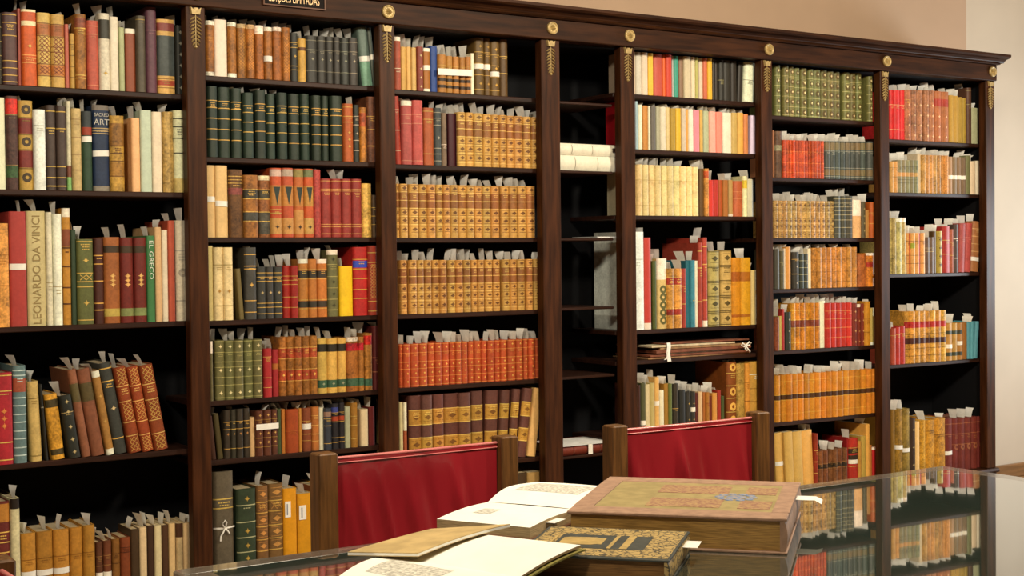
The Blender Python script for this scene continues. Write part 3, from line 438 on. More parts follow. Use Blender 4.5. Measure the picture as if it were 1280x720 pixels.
class Book: pass
books = []
def parse_rows():
    for bay, k, (cx, cy, cs), x_start, slip_p, spec in ROWS:
        zb = ZBOT[(bay, k)]; cur = x_start; idx = -1 if bay == 5 and k < 4 else 0   # first one there stands behind the post
        base_y = None
        for item in spec.replace('\n', ' ').split(';'):
            item = item.split()
            if not item: continue
            if item[0].startswith('_'): cur = float(item[0][1:]); continue
            n = 1; xr = item[0]
            if '*' in xr: xr, n = xr.split('*'); n = int(n)
            xr = float(xr); t = item[1]; t0, t1 = (t.split('>')+[t])[:2] if '>' in t else (t, t)
            feats = item[3:]
            for j in range(n):
                xa = cur+(xr-cur)*j/n; xb = cur+(xr-cur)*(j+1)/n
                top = float(t0)+(float(t1)-float(t0))*(j/(n-1) if n > 1 else 0)
                idx += 1
                B = Book(); B.bay, B.k, B.idx, B.base, B.feats = bay, k, idx, item[2], feats
                Y = SHY+0.014+rnd.uniform(-0.006, 0.008); B.y = Y
                # bottom edge row of the shelf seen at this column
                def X_at(px):
                    lo, hi = 0.0, 900.0
                    for _ in range(40):
                        mid = (lo+hi)/2
                        if onY(px, mid, Y).z > zb: lo = mid
                        else: hi = mid
                    return onY(px, lo, Y).x
                B.xa, B.xb = X_at(cx+xa/cs), X_at(cx+xb/cs)
                lean = 0.0
                for f in feats:
                    if f[0] == 'n': lean = float(f[1:])
                pxm = cx+(xa+xb)/2/cs
                zt = onY(pxm, cy+top/cs, Y).z
                B.lean = lean
                if lean < 0 and books and (books[-1].bay, books[-1].k) == (bay, k):
                    Lb = books[-1]; zl = Lb.h*math.cos(R_(Lb.lean))     # rest against the left neighbour, foot a little away
                    need = Lb.xb+zl*math.tan(R_(Lb.lean if Lb.lean < 0 else 0))+zl*math.tan(R_(-lean))+0.001
                    B.xa = max(B.xa, min(need, B.xa+0.45*(B.xb-B.xa)))
                wfull = B.xb-B.xa
                B.w = (wfull-0.0020)*math.cos(R_(lean))
                hmax = ZTOP[(bay, k)]-zb-0.006
                h = min(zt-zb, hmax)
                if lean: h = (h-B.w*math.sin(abs(R_(lean))))/math.cos(R_(lean))
                B.h = max(0.06, h)
                B.z = zb; B.slip_p = slip_p
                B.area = (xb-xa)/cs*(zt-zb)*330
                px1 = cx+xa/cs
                if px1 < 0: B.area *= max(0.05, (cx+xb/cs)/((xb-xa)/cs))
                if k == ({2: 7, 3: 7, 1: 5, 5: 6, 6: 7}.get(bay)): B.area *= 0.6
                if (bay == 3 and k == 7) or idx == 0 or (bay == 2 and k == 7 and idx > 6): B.area = 1
                books.append(B)
            cur = xr
parse_rows()
order = sorted(range(len(books)), key=lambda i: -books[i].area)
keep = set(order[:300])

def segments(B):
    segs = [(0.0, 1.0, B.base, 0.0)]
    def paint(a, b, c, r):
        nonlocal segs
        out = []
        for s in segs:
            if s[1] <= a or s[0] >= b: out.append(s); continue
            if s[0] < a: out.append((s[0], a, s[2], s[3]))
            if s[1] > b: out.append((b, s[1], s[2], s[3]))
        out.append((a, b, c, r)); segs = sorted(out)
    lines = []
    for f in B.feats:
        if f[0] == 'c' and len(f) == 7: paint(0.0, 0.075, f[1:], 0.0003)
        elif f[0] == 't' and len(f) == 7: paint(0.93, 1.0, f[1:], 0.0003)
        elif f[0] == 'p':
            c, rg = f[1:].split('@'); a, b = rg.split('-'); paint(float(a), float(b), c, 0.0003)
        elif f[0] == 'l':
            c, rg = f[1:].split('@'); lines += [(float(v), c) for v in rg.split(',')]
    for v, c in lines: paint(max(0.001, v-0.006), min(0.999, v+0.006), c, 0.0011)
    return segs
def book_geometry(B):
    """cover, pages, tooling, slip, band meshes about the book's own base centre; spine towards -Y"""
    w, h = B.w, B.h
    modern = not any(f[0] in 'lordmp' for f in B.feats) 
    d = min(0.235, max(0.13, h*0.72))
    t = min(0.0028, w*0.12)
    bulge = min(0.011, w*0.36)*(0.45 if modern else 1.0)
    mott = 0.75 if 'm' in B.feats else (0.14 if modern else 0.3)
    k = 8
    cov = MB()
    jit = 1.0+B.rs.uniform(-0.16, 0.13); hj = B.rs.uniform(-0.06, 0.06)
    def colr(hx):
        c = rgba(hx, mott); return (c[0]*jit*(1+hj), c[1]*jit*(1-hj), c[2]*jit*(1-hj), mott)
    def curve(rz): 
        return [(-w/2*math.cos(math.pi*i/k)*0.995, 0.0035-(bulge+0.0035)*math.sin(math.pi*i/k)**0.7-rz*math.sin(math.pi*i/k)) for i in range(k+1)]
    for a, b, c, rz in segments(B):
        cv = curve(rz); z1, z0 = h*(1-a), h*(1-b)
        cov.grid([[(x, y, z0) for x, y in cv], [(x, y, z1) for x, y in cv]], colr(c), True)
    cv = curve(0); bc_ = colr(B.base)
    cov.face([(x, y, h) for x, y in cv]+[(w/2, 0.005, h), (-w/2, 0.005, h)], bc_)
    cov.face(list(reversed([(x, y, 0) for x, y in cv]+[(w/2, 0.005, 0), (-w/2, 0.005, 0)])), bc_)
    cov.box(-w/2, -w/2+t, 0.0035, d, 0, h, bc_); cov.box(w/2-t, w/2, 0.0035, d, 0, h, bc_)
    pg = MB(); pz = h-(0.001 if modern else 0.004)
    pg.box(-w/2+t, w/2-t, 0.003, d-0.005, 0.002, pz)
    tool = MB()
    for f in B.feats:
        if f[0] in 'ord' and '@' in f:
            c, rg = f[1:].split('@'); c = colr(c)
            for v in rg.split(','):
                z = h*(1-float(v)); rr = min(w*0.3, h*0.045)
                def P(dx, dz, e=0.0006):
                    x = dx; return (x, 0.0035-(bulge+0.0035)*max(0.0, 1-(2*x/w)**2)**0.35-0.0006-e, z+dz)
                if f[0] == 'o':
                    n = 8
                    for q in range(n):
                        a0 = 2*math.pi*q/n; a1 = a0+math.pi/n; a2 = a0+2*math.pi/n
                        r0 = rr*(0.85 if q % 2 == 0 else 0.5); r2 = rr*(0.5 if q % 2 == 0 else 0.85)
                        tool.face([P(0, 0), P(r0*math.cos(a0), r0*math.sin(a0)), P(rr*.35*math.cos(a1), rr*.35*math.sin(a1)), P(r2*math.cos(a2), r2*math.sin(a2))][:3], c)
                        tool.face([P(0, 0), P(rr*.35*math.cos(a1), rr*.35*math.sin(a1)), P(r2*math.cos(a2), r2*math.sin(a2))], c)
                elif f[0] == 'r':
                    n = 12; r1 = min(w*0.34, h*0.07)
                    for q in range(n):
                        a0, a1 = 2*math.pi*q/n, 2*math.pi*(q+1)/n
                        tool.face([P(r1*math.cos(a0), r1*math.sin(a0)), P(r1*math.cos(a1), r1*math.sin(a1)), P(r1*.4*math.cos(a1), r1*.4*math.sin(a1)), P(r1*.4*math.cos(a0), r1*.4*math.sin(a0))], c)
                else:
                    for zz in (-1, 1):   # tooled frame above and below the ornament
                        z2 = zz*min(w*0.3, h*0.055)
                        tool.face([P(-w*.38, z2-0.0007), P(0, z2-0.0007), P(w*.38, z2-0.0007), P(w*.38, z2+0.0007), P(0, z2+0.0007), P(-w*.38, z2+0.0007)], c)
                    a_, b_ = w*0.30, min(w*0.2, h*0.035)
                    tool.face([P(-a_, 0), P(-a_*.4, -b_*.55), P(0, -b_), P(a_*.4, -b_*.55), P(a_, 0), P(a_*.4, b_*.55), P(0, b_), P(-a_*.4, b_*.55)], c)
    # rows of tiny tooled dashes: title lines too small to read, and side fillets
    gl = [f for f in B.feats if f[0] == 'l']
    if gl and len(gl[0]) > 7 and w > 0.012:
        c = colr(gl[0][1:7]); vv = [float(q) for q in gl[0].split('@')[1].split(',')]
        def D(xa_, xb_, za, zb_):
            q = lambda x: 0.0035-(bulge+0.0035)*max(0.0, 1-(2*x/w)**2)**0.35-0.0012
            xm = (xa_+xb_)/2
            tool.face([(xa_, q(xa_), za), (xm, q(xm), za), (xb_, q(xb_), za), (xb_, q(xb_), zb_), (xm, q(xm), zb_), (xa_, q(xa_), zb_)], c)
        v0 = min(vv, key=lambda q: abs(q-0.2))+0.035
        for row in range(B.rs.choice((1, 2, 2, 3))):
            z = h*(1-v0-row*0.028); hw = w*B.rs.uniform(0.18, 0.3); x = -hw
            while x < hw:
                l_ = w*B.rs.uniform(0.05, 0.12); D(x, min(hw, x+l_), z-h*0.006, z+h*0.006); x += l_+w*0.03
    for f in B.feats:
        if f[0] == 'f':      # tooled lattice
            c, rg = f[1:].split('@'); c = colr(c); va_, vb_ = [float(q) for q in rg.split('-')]
            zt_, zb_ = h*(1-va_), h*(1-vb_); nr = max(1, round((zt_-zb_)/(w*0.34))); st = (zt_-zb_)/nr
            q = lambda x: 0.0035-(bulge+0.0035)*max(0.0, 1-(2*x/w)**2)**0.35-0.0013
            tw = w*0.05
            for r_i in range(nr):
                for c_i in range(-1, 1):
                    for sgn in (0, 1):
                        xa_, xb_ = w*0.36*c_i, w*0.36*(c_i+1); z0_, z1_ = zb_+st*r_i, zb_+st*(r_i+1)
                        if sgn: z0_, z1_ = z1_, z0_
                        xm, zm = (xa_+xb_)/2, (z0_+z1_)/2
                        for x1_, y1_, x2_, y2_ in ((xa_, z0_, xm, zm), (xm, zm, xb_, z1_)):
                            tool.face([(x1_, q(x1_), y1_-tw*.7), (x2_, q(x2_), y2_-tw*.7), (x2_, q(x2_), y2_+tw*.7), (x1_, q(x1_), y1_+tw*.7)], c)
        if f[0] == 'v':
            c, rg = f[1:].split('@'); a_, b_ = [h*(1-float(q)) for q in rg.split('-')]
            q = lambda x: 0.0035-(bulge+0.0035)*max(0.0, 1-(2*x/w)**2)**0.35-0.0014
            tool.face([(-w*.3, q(w*.3), a_), (0, q(0), b_), (w*.3, q(w*.3), a_), (0, q(0), a_)], colr(c))
    slip = MB()
    if B.rs.random() < B.slip_p:
        sx = B.rs.uniform(-0.25, 0.3)*w; y0 = B.rs.uniform(0.012, 0.035); sw = B.rs.uniform(0.032, 0.05)
        sh = B.rs.uniform(0.028, 0.048) if (B.bay, B.k) != (3, 1) else B.rs.uniform(0.042, 0.056); sh = min(sh, ZTOP[(B.bay, B.k)]-B.z-h-0.006)
        bend = B.rs.uniform(-0.010, 0.012); tw_ = B.rs.uniform(0.0, 0.022); ty = B.rs.uniform(-0.008, 0.008)
        if sh > 0.008:
            pts = [(sx+bend*(q/3)**2, q/3) for q in range(4)]
            c = rgba('f2eee6', 0.12)
            for off in (0.0, 0.0005):
                slip.grid([[(x+off, y0+ty*q, h-0.004+sh*q), (x+off-tw_*q, y0+sw+ty*q, h-0.004+sh*q)] for x, q in pts], c, True)
            slip.face([(pts[-1][0]+o, y, h-0.004+sh) for o, y in ((0, y0+ty), (0.0005, y0+ty), (0.0005-tw_, y0+sw+ty), (-tw_, y0+sw+ty))], c)
    band = MB()
    for f in B.feats:
        if f[0] == 'w' and '@' in f:
            z = h*(1-float(f[2:])); cv = curve(0.0022); hh = 0.0095
            tl = B.rs.uniform(-0.05, 0.05)
            band.grid([[(x, y-0.0002, z-hh+tl*x) for x, y in cv], [(x, y-0.0002, z+hh+tl*x) for x, y in cv]], rgba('ece4d4', 0.1), True)
        if f == 'K':
            band.box(-w*0.42, w*0.0, -bulge-0.0014, -bulge+0.0002, h*0.62, h*0.83, rgba('e4e0d8', 0.1))
            band.box(-w*0.3, -w*0.22, -bulge-0.0018, -bulge-0.0014, h*0.65, h*0.8, rgba('70788a', 0.1))
    return cov, pg, tool, slip, band
OB = {1: 'leftmost', 2: 'second', 3: 'third', 4: 'narrow fourth', 5: 'fifth', 6: 'sixth', 7: 'rightmost'}
rest = MB(); nrow = {}
for B in books: nrow[(B.bay, B.k)] = max(nrow.get((B.bay, B.k), 0), B.idx)
WH = {1: 'first bay from left', 2: 'second bay from left', 3: 'third bay from left', 5: 'fifth bay from left', 6: 'sixth bay from left', 7: 'last bay on right'}
for i, B in enumerate(books):
    B.rs = random.Random(i*131+5)
    if B.lean < 0:   # top leans left, resting on its lower left corner
        mt = Matrix.Translation((B.xa+0.0004, B.y, B.z)) @ Matrix.Rotation(R_(B.lean), 4, 'Y') @ Matrix.Translation((B.w/2, 0, 0))
    elif B.lean > 0:
        mt = Matrix.Translation((B.xb-0.0004, B.y, B.z)) @ Matrix.Rotation(R_(B.lean), 4, 'Y') @ Matrix.Translation((-B.w/2, 0, 0))
    else:
        mt = Matrix.Translation(((B.xa+B.xb)/2, B.y, B.z))
    cov, pg, tool, slip, band = book_geometry(B)
    if i not in keep:
        pgc = MB(); pgc.add(pg); pgc.c = [rgba('b8a480', 0.5)]*len(pgc.c)
        for q in (cov, pgc, tool, slip, band): rest.add(q, mt)
        continue
    e = empty('book', (0, 0, 0)); e.matrix_world = mt
    cov.build('cover', BIND, e, True); pg.build('page_block', M['page'], e)
    if tool.f: tag(tool.build('gilt_tooling', BIND, e, True), kind='stuff')
    if slip.f: tag(slip.build('paper_slip', M['paper'], e), 'white paper slip sticking out of the pages')
    if band.f: tag(band.build('paper_band' if 'K' not in B.feats else 'paper_label', M['band'] if 'K' not in B.feats else BIND, e, True), 'white paper band around the spine' if 'K' not in B.feats else 'white paper label')
    word = colour_word(B.base); kinds = [f[0] for f in B.feats]
    adj = 'gilt-tooled' if ('o' in kinds or 'r' in kinds or 'd' in kinds) else ('banded' if 'l' in kinds or 'p' in kinds else ('mottled' if 'm' in kinds else 'plain'))
    extra = ' leaning' if abs(B.lean) > 2.5 else ''
    n = nrow[(B.bay, B.k)]
    lab = f'{word} {adj}{extra} book, {ORD[B.idx]} from left, {ORD[B.k]} shelf down, {WH[B.bay]}'
    tag(e, lab, 'book', 'books on the bookcase shelves')
    for f in B.feats:
        if f[0] != 'T' : continue
        txt = f[1:].replace('_', ' '); bl = -min(0.011, B.w*0.36)*(1 if any(q[0] in 'lordmp' for q in B.feats) else 0.45)-0.0012
        RXm = Matrix.Rotation(R_(90), 4, 'X')
        if txt == 'SACRED ART':
            gl = mat('spine_gilt_pale', (0.42, 0.40, 0.36), 0.5)
            text_part('title_lettering', 'SACRED', B.w*0.30, Matrix.Translation((0, bl, B.h*0.885)) @ RXm @ Matrix.Diagonal((.8, 1, 1, 1)), gl, e)
            text_part('title_lettering', 'ART', B.w*0.5, Matrix.Translation((0, bl, B.h*0.80)) @ RXm, gl, e)
        elif txt == 'EL GRECO':
            text_part('title_lettering', txt, B.w*0.72, Matrix.Translation((0, bl, B.h*0.72)) @ RXm @ Matrix.Rotation(R_(-90), 4, 'Z') @ Matrix.Diagonal((1.45, 1, 1, 1)), mat('spine_white', (0.62, 0.66, 0.56), 0.6), e)
        else:
            text_part('title_lettering', txt, B.w*0.60, Matrix.Translation((0, bl, B.h*0.49)) @ RXm @ Matrix.Rotation(R_(90), 4, 'Z') @ Matrix.Diagonal((1.0, 1, 1, 1)), mat('spine_brown_print', (0.26, 0.18, 0.06), 0.6), e)
    if 'Q' in B.feats:   # ribbon bow on the portfolio
        bw = MB(); bl = -0.011; z = B.h*0.44; bl = -0.0135; w2 = B.w/2
        def ribbon(pts, wd=0.006):
            bw.grid([[(x, y, zz-wd/2) for x, y, zz in pts], [(x, y, zz+wd/2) for x, y, zz in pts]], smooth=True)
        ribbon([(-w2, 0.004, z), (-w2-0.0008, -0.006, z+0.001), (0, bl, z), (w2+0.0008, -0.006, z+0.002), (w2, 0.004, z+0.002)])
        tube(bw, [(0, bl, z), (-0.012, bl-0.008, z+0.016), (-0.004, bl-0.012, z+0.030), (0.003, bl-0.008, z+0.022), (0.001, bl-0.002, z)], 0.0028)
        tube(bw, [(0, bl-0.002, z), (-0.010, bl-0.006, z-0.014), (-0.017, bl-0.004, z-0.026), (-0.018, bl-0.003, z-0.042)], 0.0028)
        tube(bw, [(0, bl-0.002, z), (0.008, bl-0.006, z-0.010), (0.014, bl-0.005, z-0.020)], 0.0028)
        tag(bw.build('ribbon_bow', M['band'], e), 'white ribbon tied in a bow')
tag(rest.build('shelved_books', BIND, None, True), 'many smaller old books packed along the far shelves of the bookcase', 'books', None, 'stuff')

# ------------------------------------------------------------------ things lying on shelves
def paper_set(box, n, seedv):
    """stack of loose sheets, each slightly turned"""
    mb = MB(); r = random.Random(seedv); x0, x1, y0, y1, z0, z1 = box
    for i in range(n):
        a = r.uniform(-0.006, 0.006); b = r.uniform(-0.006, 0.004)
        za = z0+(z1-z0)*i/n
        mb.box(x0+a, x1+a*0.5, y0+b, y1+b, za, za+(z1-z0)/n*0.8)
    return mb
def flat_book(x0, x1, z0, z1, y, base, lines, label, shelf_z):
    e = empty('flat_book', ((x0+x1)/2, y, z0)); L = x1-x0; T = z1-z0; d = 0.22; t = 0.004
    c = rgba(base, 0.12); mb = MB(); k = 6; b = 0.010
    def cv(rz): return [(-b*(1-(2*i/k-1)**2)-rz*(1-(2*i/k-1)**4), T*i/k) for i in range(k+1)]
    xs = [-L/2]+sum(([-L/2+L*v-0.006, -L/2+L*v+0.006] for v in lines), [])+[L/2]
    for q in range(len(xs)-1):
        rz = 0.003 if q % 2 else 0.0
        mb.grid([[(xs[q], yy, zz) for yy, zz in cv(rz)], [(xs[q+1], yy, zz) for yy, zz in cv(rz)]], c, True)
    for s in (-1, 1): mb.face([(s*L/2, yy, zz) for yy, zz in cv(0)], c)
    mb.box(-L/2, L/2, 0, d, 0, t, c); mb.box(-L/2, L/2, 0, d, T-t, T, c)
    mb.build('cover', BIND, e, True)
    p = MB(); p.box(-L/2+0.005, L/2-0.005, 0.002, d-0.006, t, T-t); p.build('page_block', M['page'], e)
    tag(e, label, 'book'); return e
flat_book(3.232, 3.527, 1.6045, 1.665, 0.068, 'e2dcc8', (.3, .68), 'lower of two white flat books lying in the narrow bay', 0)
flat_book(3.232, 3.523, 1.666, 1.713, 0.068, 'e2dcc8', (.25, .6), 'upper of two white flat books lying in the narrow bay', 0)
fb = flat_book(3.235, 3.50, 0.4615, 0.500, 0.070, '6e2c1e', (.25, .5, .75), 'red flat book tied with white tape on a low shelf, narrow bay', 0)
mb = MB(); mb.box(-0.005, 0.016, -0.0155, 0.05, 0.0385, 0.0400); mb.box(-0.005, 0.016, -0.0165, -0.0145, 0.0, 0.0400); mb.build('white_tape', M['band'], fb)
mb = MB(); mb.box(-0.13, 0.13, -0.0125, 0.2, 0.0388, 0.0392); mb.build('paper_slip', M['paper'], fb)
e = tag(empty('paper_sheet', (3.50, 0.10, 1.3345)), 'loose white paper sheets lying on the middle shelf, narrow bay', 'paper')
paper_set((-0.07, 0.03, -0.03, 0.14, 0.0, 0.006), 3, 4).build('sheet_stack', M['paper'], e)
# portfolio bundle in the fifth bay
pf = tag(empty('portfolio_bundle', (3.96, 0.10, 0.8295)), 'bundle of brown portfolios and papers tied with white ribbon, fifth bay', 'portfolio')
pc = {n: mat('portfolio_'+n, c, 0.7, 0.3, 0.4, 30) for n, c in (('red', (0.22, 0.07, 0.035)), ('brown', (0.36, 0.20, 0.09)), ('cream', (0.70, 0.58, 0.38)))}
for q, (nm, mm, x0_, x1_, yo, z0_, z1_) in enumerate((('cover_board', 'brown', -0.29, 0.285, -0.05, 0.0, 0.006), ('folder', 'red', -0.275, 0.28, -0.054, 0.007, 0.016), ('paper_stack', 'cream', -0.18, 0.25, -0.045, 0.017, 0.022), ('folder', 'red', -0.25, 0.285, -0.056, 0.023, 0.036), ('folder', 'brown', -0.22, 0.27, -0.05, 0.037, 0.046), ('paper_stack', 'cream', -0.27, 0.2, -0.048, 0.047, 0.056), ('cover_board', 'red', -0.2, 0.275, -0.052, 0.058, 0.064))):
    mb = MB(); mb.box(x0_, x1_, yo, 0.19, z0_, z1_, bev=0.0014)
    o = mb.build(nm, pc[mm], pf); o.rotation_euler = (0, R_((-0.4, 0.3, 0.0, -0.3, 0.2, 0.0, -0.2)[q]*0.5), R_((0.5, -0.8, 1.2, 0.3, -1.0, 0.8, -0.4)[q]))
def ribbon_mesh(path, wd):
    mb = MB()
    for off in (0.0, -0.0006):
        mb.grid([[(x-wd/2, y+off, z) for x, y, z in path], [(x+wd/2, y+off, z) for x, y, z in path]], smooth=True)
    return mb
mb = ribbon_mesh([(-0.185, 0.05, 0.066), (-0.185, -0.058, 0.066), (-0.187, -0.063, 0.05), (-0.19, -0.061, 0.02), (-0.188, -0.066, -0.012)], 0.02)
mb.add(ribbon_mesh([(-0.188, -0.064, 0.03), (-0.2, -0.068, 0.005), (-0.212, -0.066, -0.004)], 0.012))
mb.build('ribbon', M['band'], pf)
mb = MB(); bx, bz = 0.245, 0.035
for pts in ([(0, 0, 0), (-0.022, -0.006, 0.012), (-0.034, -0.008, 0.004), (-0.018, -0.008, -0.004), (0, 0, 0)], [(0, 0, 0), (0.016, -0.006, 0.016), (0.026, -0.008, 0.012), (0.018, -0.006, 0.002), (0, 0, 0)], [(0, 0, 0), (0.008, -0.006, -0.014), (0.02, -0.006, -0.026)], [(0, 0, 0), (-0.008, -0.006, -0.012), (0.002, -0.006, -0.022)]):
    tube(mb, [(bx+a, -0.062+b, bz+c) for a, b, c in pts], 0.0034)
mb.build('ribbon_bow', M['band'], pf)
# white paper strips that run across several books
def strip(x0, x1, z, hh, tilt, label):
    mb = MB(); y = SHY-0.0035
    n = 10
    rows = [[(x0+(x1-x0)*i/n, y+0.0006*math.sin(i*2.1), z+s*hh+tilt*(i/n-0.5)) for i in range(n+1)] for s in (-0.5, 0.5)]
    mb.grid(rows); mb.grid([[(a, b+0.0008, c) for a, b, c in r] for r in reversed(rows)])
    o = mb.build('paper_strip', M['band']); tag(o, label, 'paper strip')
a, b = onY(547, 91, SHY), onY(590, 90, SHY); strip(a.x, b.x, (a.z+b.z)/2, 0.024, 0.004, 'white paper strip around five tan books, top shelf, third bay')
a, b = onY(320, 534, SHY), onY(348, 532, SHY); strip(a.x, b.x, (a.z+b.z)/2, 0.020, 0.001, 'white paper strip around three brown books, sixth shelf, second bay')

# ------------------------------------------------------------------ table
TX0, TX1, TY0, TY1, TZ = 0.792, 2.689, -3.46, -2.277, 0.75
table = tag(empty('reading_table', ((TX0+TX1)/2, (TY0+TY1)/2, 0)), 'long dark reading table with a mirror-like glass top', 'table')
hx, hy = (TX1-TX0)/2, (TY1-TY0)/2
gm, nt, b_ = new_mat('table_glass')
b_.inputs['Base Color'].default_value = (0.034, 0.047, 0.038, 1); b_.inputs['Roughness'].default_value = 0.03
b_.inputs['IOR'].default_value = 2.8; b_.inputs['Coat Weight'].default_value = 1.0; b_.inputs['Coat Roughness'].default_value = 0.01
tn = nt.nodes.new('ShaderNodeTexNoise'); tn.inputs['Scale'].default_value = 2.2; bp = nt.nodes.new('ShaderNodeBump'); bp.inputs['Strength'].default_value = 0.015; bp.inputs['Distance'].default_value = 0.01
gg = nt.nodes.new('ShaderNodeNewGeometry'); nt.links.new(gg.outputs['Position'], tn.inputs['Vector'])
nt.links.new(tn.outputs[0], bp.inputs['Height']); nt.links.new(bp.outputs[0], b_.inputs['Normal'])
M['tabw'] = mat('table_wood', (0.05, 0.024, 0.013), 0.3, 0.5, 0.5, 9, (0.6, 6, 6), 0.1)
M['rim'] = mat('table_rim', (0.12, 0.105, 0.085), 0.16, 0.5, 0.4, 12, (0.6, 6, 6), 0.05, coat=0.5)
rw = 0.047
mb = MB(); mb.box(-hx+rw, hx-rw, -hy+rw, hy-rw, TZ-0.010, TZ); mb.build('glass_top', gm, table)
mb = MB(); mb.box(-hx, hx, hy-rw, hy, TZ-0.028, TZ, bev=0.003); mb.box(-hx, hx, -hy, -hy+rw, TZ-0.028, TZ, bev=0.003)
mb.box(-hx, -hx+rw, -hy+rw, hy-rw, TZ-0.028, TZ); mb.box(hx-rw, hx, -hy+rw, hy-rw, TZ-0.028, TZ); mb.build('rim', M['rim'], table)
mb = MB(); mb.box(-hx+0.03, hx-0.03, hy-0.06, hy-0.035, TZ-0.11, TZ-0.028); mb.box(-hx+0.03, hx-0.03, -hy+0.035, -hy+0.06, TZ-0.11, TZ-0.028)
mb.box(-hx+0.03, -hx+0.055, -hy+0.06, hy-0.06, TZ-0.11, TZ-0.028); mb.box(hx-0.055, hx-0.03, -hy+0.06, hy-0.06, TZ-0.11, TZ-0.028)
mb.box(-hx+rw, hx-rw, -hy+rw, hy-rw, TZ-0.030, TZ-0.0105); mb.build('apron', M['tabw'], table)
for sx in (-1, 1):
    for sy in (-1, 1):
        mb = MB(); prof = [(0.034, 0.0), (0.034, 0.05), (0.026, 0.06), (0.030, 0.3), (0.024, 0.5), (0.036, 0.56), (0.036, TZ-0.03)]
        cxl, cyl = sx*(hx-0.06), sy*(hy-0.075)
        rows = [[(cxl+r*math.cos(a)*1.2, cyl+r*math.sin(a)*1.2, z) for a in [i*math.pi/6 for i in range(12)]] for r, z in prof]
        mb.grid(rows, closed=True); mb.face(list(reversed(rows[0]))); mb.face(rows[-1]); mb.build('leg', M['tabw'], table)

# ------------------------------------------------------------------ chairs
def make_chair(loc, rz, wd, label, seedv):
    e = empty('leather_chair', loc, rz); r = random.Random(seedv); h = wd/2; pw = 0.045
    for s in (-1, 1):
        mb = MB(); x = s*(h-pw/2)
        mb.box(x-pw/2, x+pw/2, -pw/2, pw/2, 0.0, 0.858, bev=0.003); mb.build('back_post', M['chairw'], e)
        mb = MB(); mb.box(x-pw/2, x+pw/2, -0.43, -0.385, 0.0, 0.44, bev=0.003); mb.build('front_leg', M['chairw'], e)
        mb = MB(); mb.box(x-0.014, x+0.014, -0.386, -pw/2, 0.14, 0.18); mb.build('stretcher', M['chairw'], e)
        mb = MB(); mb.box(x-0.016, x+0.016, -0.386, -pw/2, 0.385, 0.44); mb.build('seat_rail', M['chairw'], e)
    for y in (-0.42, -0.012):
        mb = MB(); mb.box(-h+pw, h-pw, y, y+0.024, 0.385, 0.44); mb.build('seat_rail', M['chairw'], e)
    mb = MB(); mb.box(-h+pw, h-pw, -0.42, -0.396, 0.2, 0.25); mb.build('stretcher', M['chairw'], e)
    mb = MB(); mb.box(-h+pw, h-pw, -0.01, 0.014, 0.50, 0.54); mb.build('lower_back_rail', M['chairw'], e)
    # sling of leather with slanting folds
    nx, nz = 60, 24; L = h-pw-0.002
    folds = [(r.uniform(-0.9, 0.9), r.uniform(0.03, 0.07), r.uniform(-0.007, 0.010)) for _ in range(13)]
    def yf(u, v):   # u -1..1 across, v 0 bottom .. 1 top
        y = -0.010*(1-u*u)*(1-0.5*v)
        for c, s_, a in folds:
            y -= a*math.exp(-((u-c+0.34*(v-0.5))/s_)**2)*min(1, (1.0-v)*3.0)
        return y-0.004
    rows = []
    for j in range(nz+1):
        v = j/nz; rows.append([(-L+2*L*i/nx, yf(-1+2*i/nx, v), 0.50+0.343*v) for i in range(nx+1)])
    back = [[(x, y+0.005, z) for x, y, z in rr] for rr in rows]
    mb = MB(); mb.grid(rows); mb.grid(list(reversed(back)))
    for i in (0, nx): mb.grid([[rr[i] for rr in rows], [rr[i] for rr in back]], smooth=False)
    mb.grid([rows[-1], back[-1]], smooth=False)
    bk = mb.build('leather_back', M['lead'], e)
    mb = MB(); tube(mb, [(-L, yf(-1, 1)+0.001, 0.8445), (0, yf(0, 1)+0.001, 0.8445), (L, yf(1, 1)+0.001, 0.8445)], 0.0034)
    tube(mb, [(-L, yf(-1, 1)-0.002, 0.835), (-L/2, yf(-.5, .97)-0.0015, 0.835), (0, yf(0, .97)-0.0015, 0.835), (L/2, yf(.5, .97)-0.0015, 0.835), (L, yf(1, 1)-0.002, 0.835)], 0.0013)
    hm = mb.build('hem', M['piping'], bk); tag(hm, 'rolled top hem, highlight painted in its paler red')
    rows = []
    for j in range(11):
        rows.append([(-h+0.006+(2*h-0.012)*i/10, -0.425+(0.40)*j/10, 0.441+0.028*(1-(abs(i-5)/5)**4)*(1-(abs(j-5)/5)**4)) for i in range(11)])
    mb = MB(); mb.grid(rows); mb.face([rows[0][0], rows[-1][0], rows[-1][-1], rows[0][-1]])
    mb.build('leather_seat', M['lead'], e)
    tag(e, label, 'chair', 'leather chairs around the table'); return e
make_chair((1.487, -1.868, 0), R_(0.0), 0.492, 'red leather chair behind the table, in front of the second bay', 3)
make_chair((2.254, -1.863, 0), R_(0.0), 0.502, 'red leather chair behind the table, nearest the far table end', 11)
make_chair((0.452, -2.762, 0), R_(90), 0.492, 'red leather chair at the near left end of the table', 5)

# ------------------------------------------------------------------ books on the table
ANG = math.atan2(-0.747, 0.665)
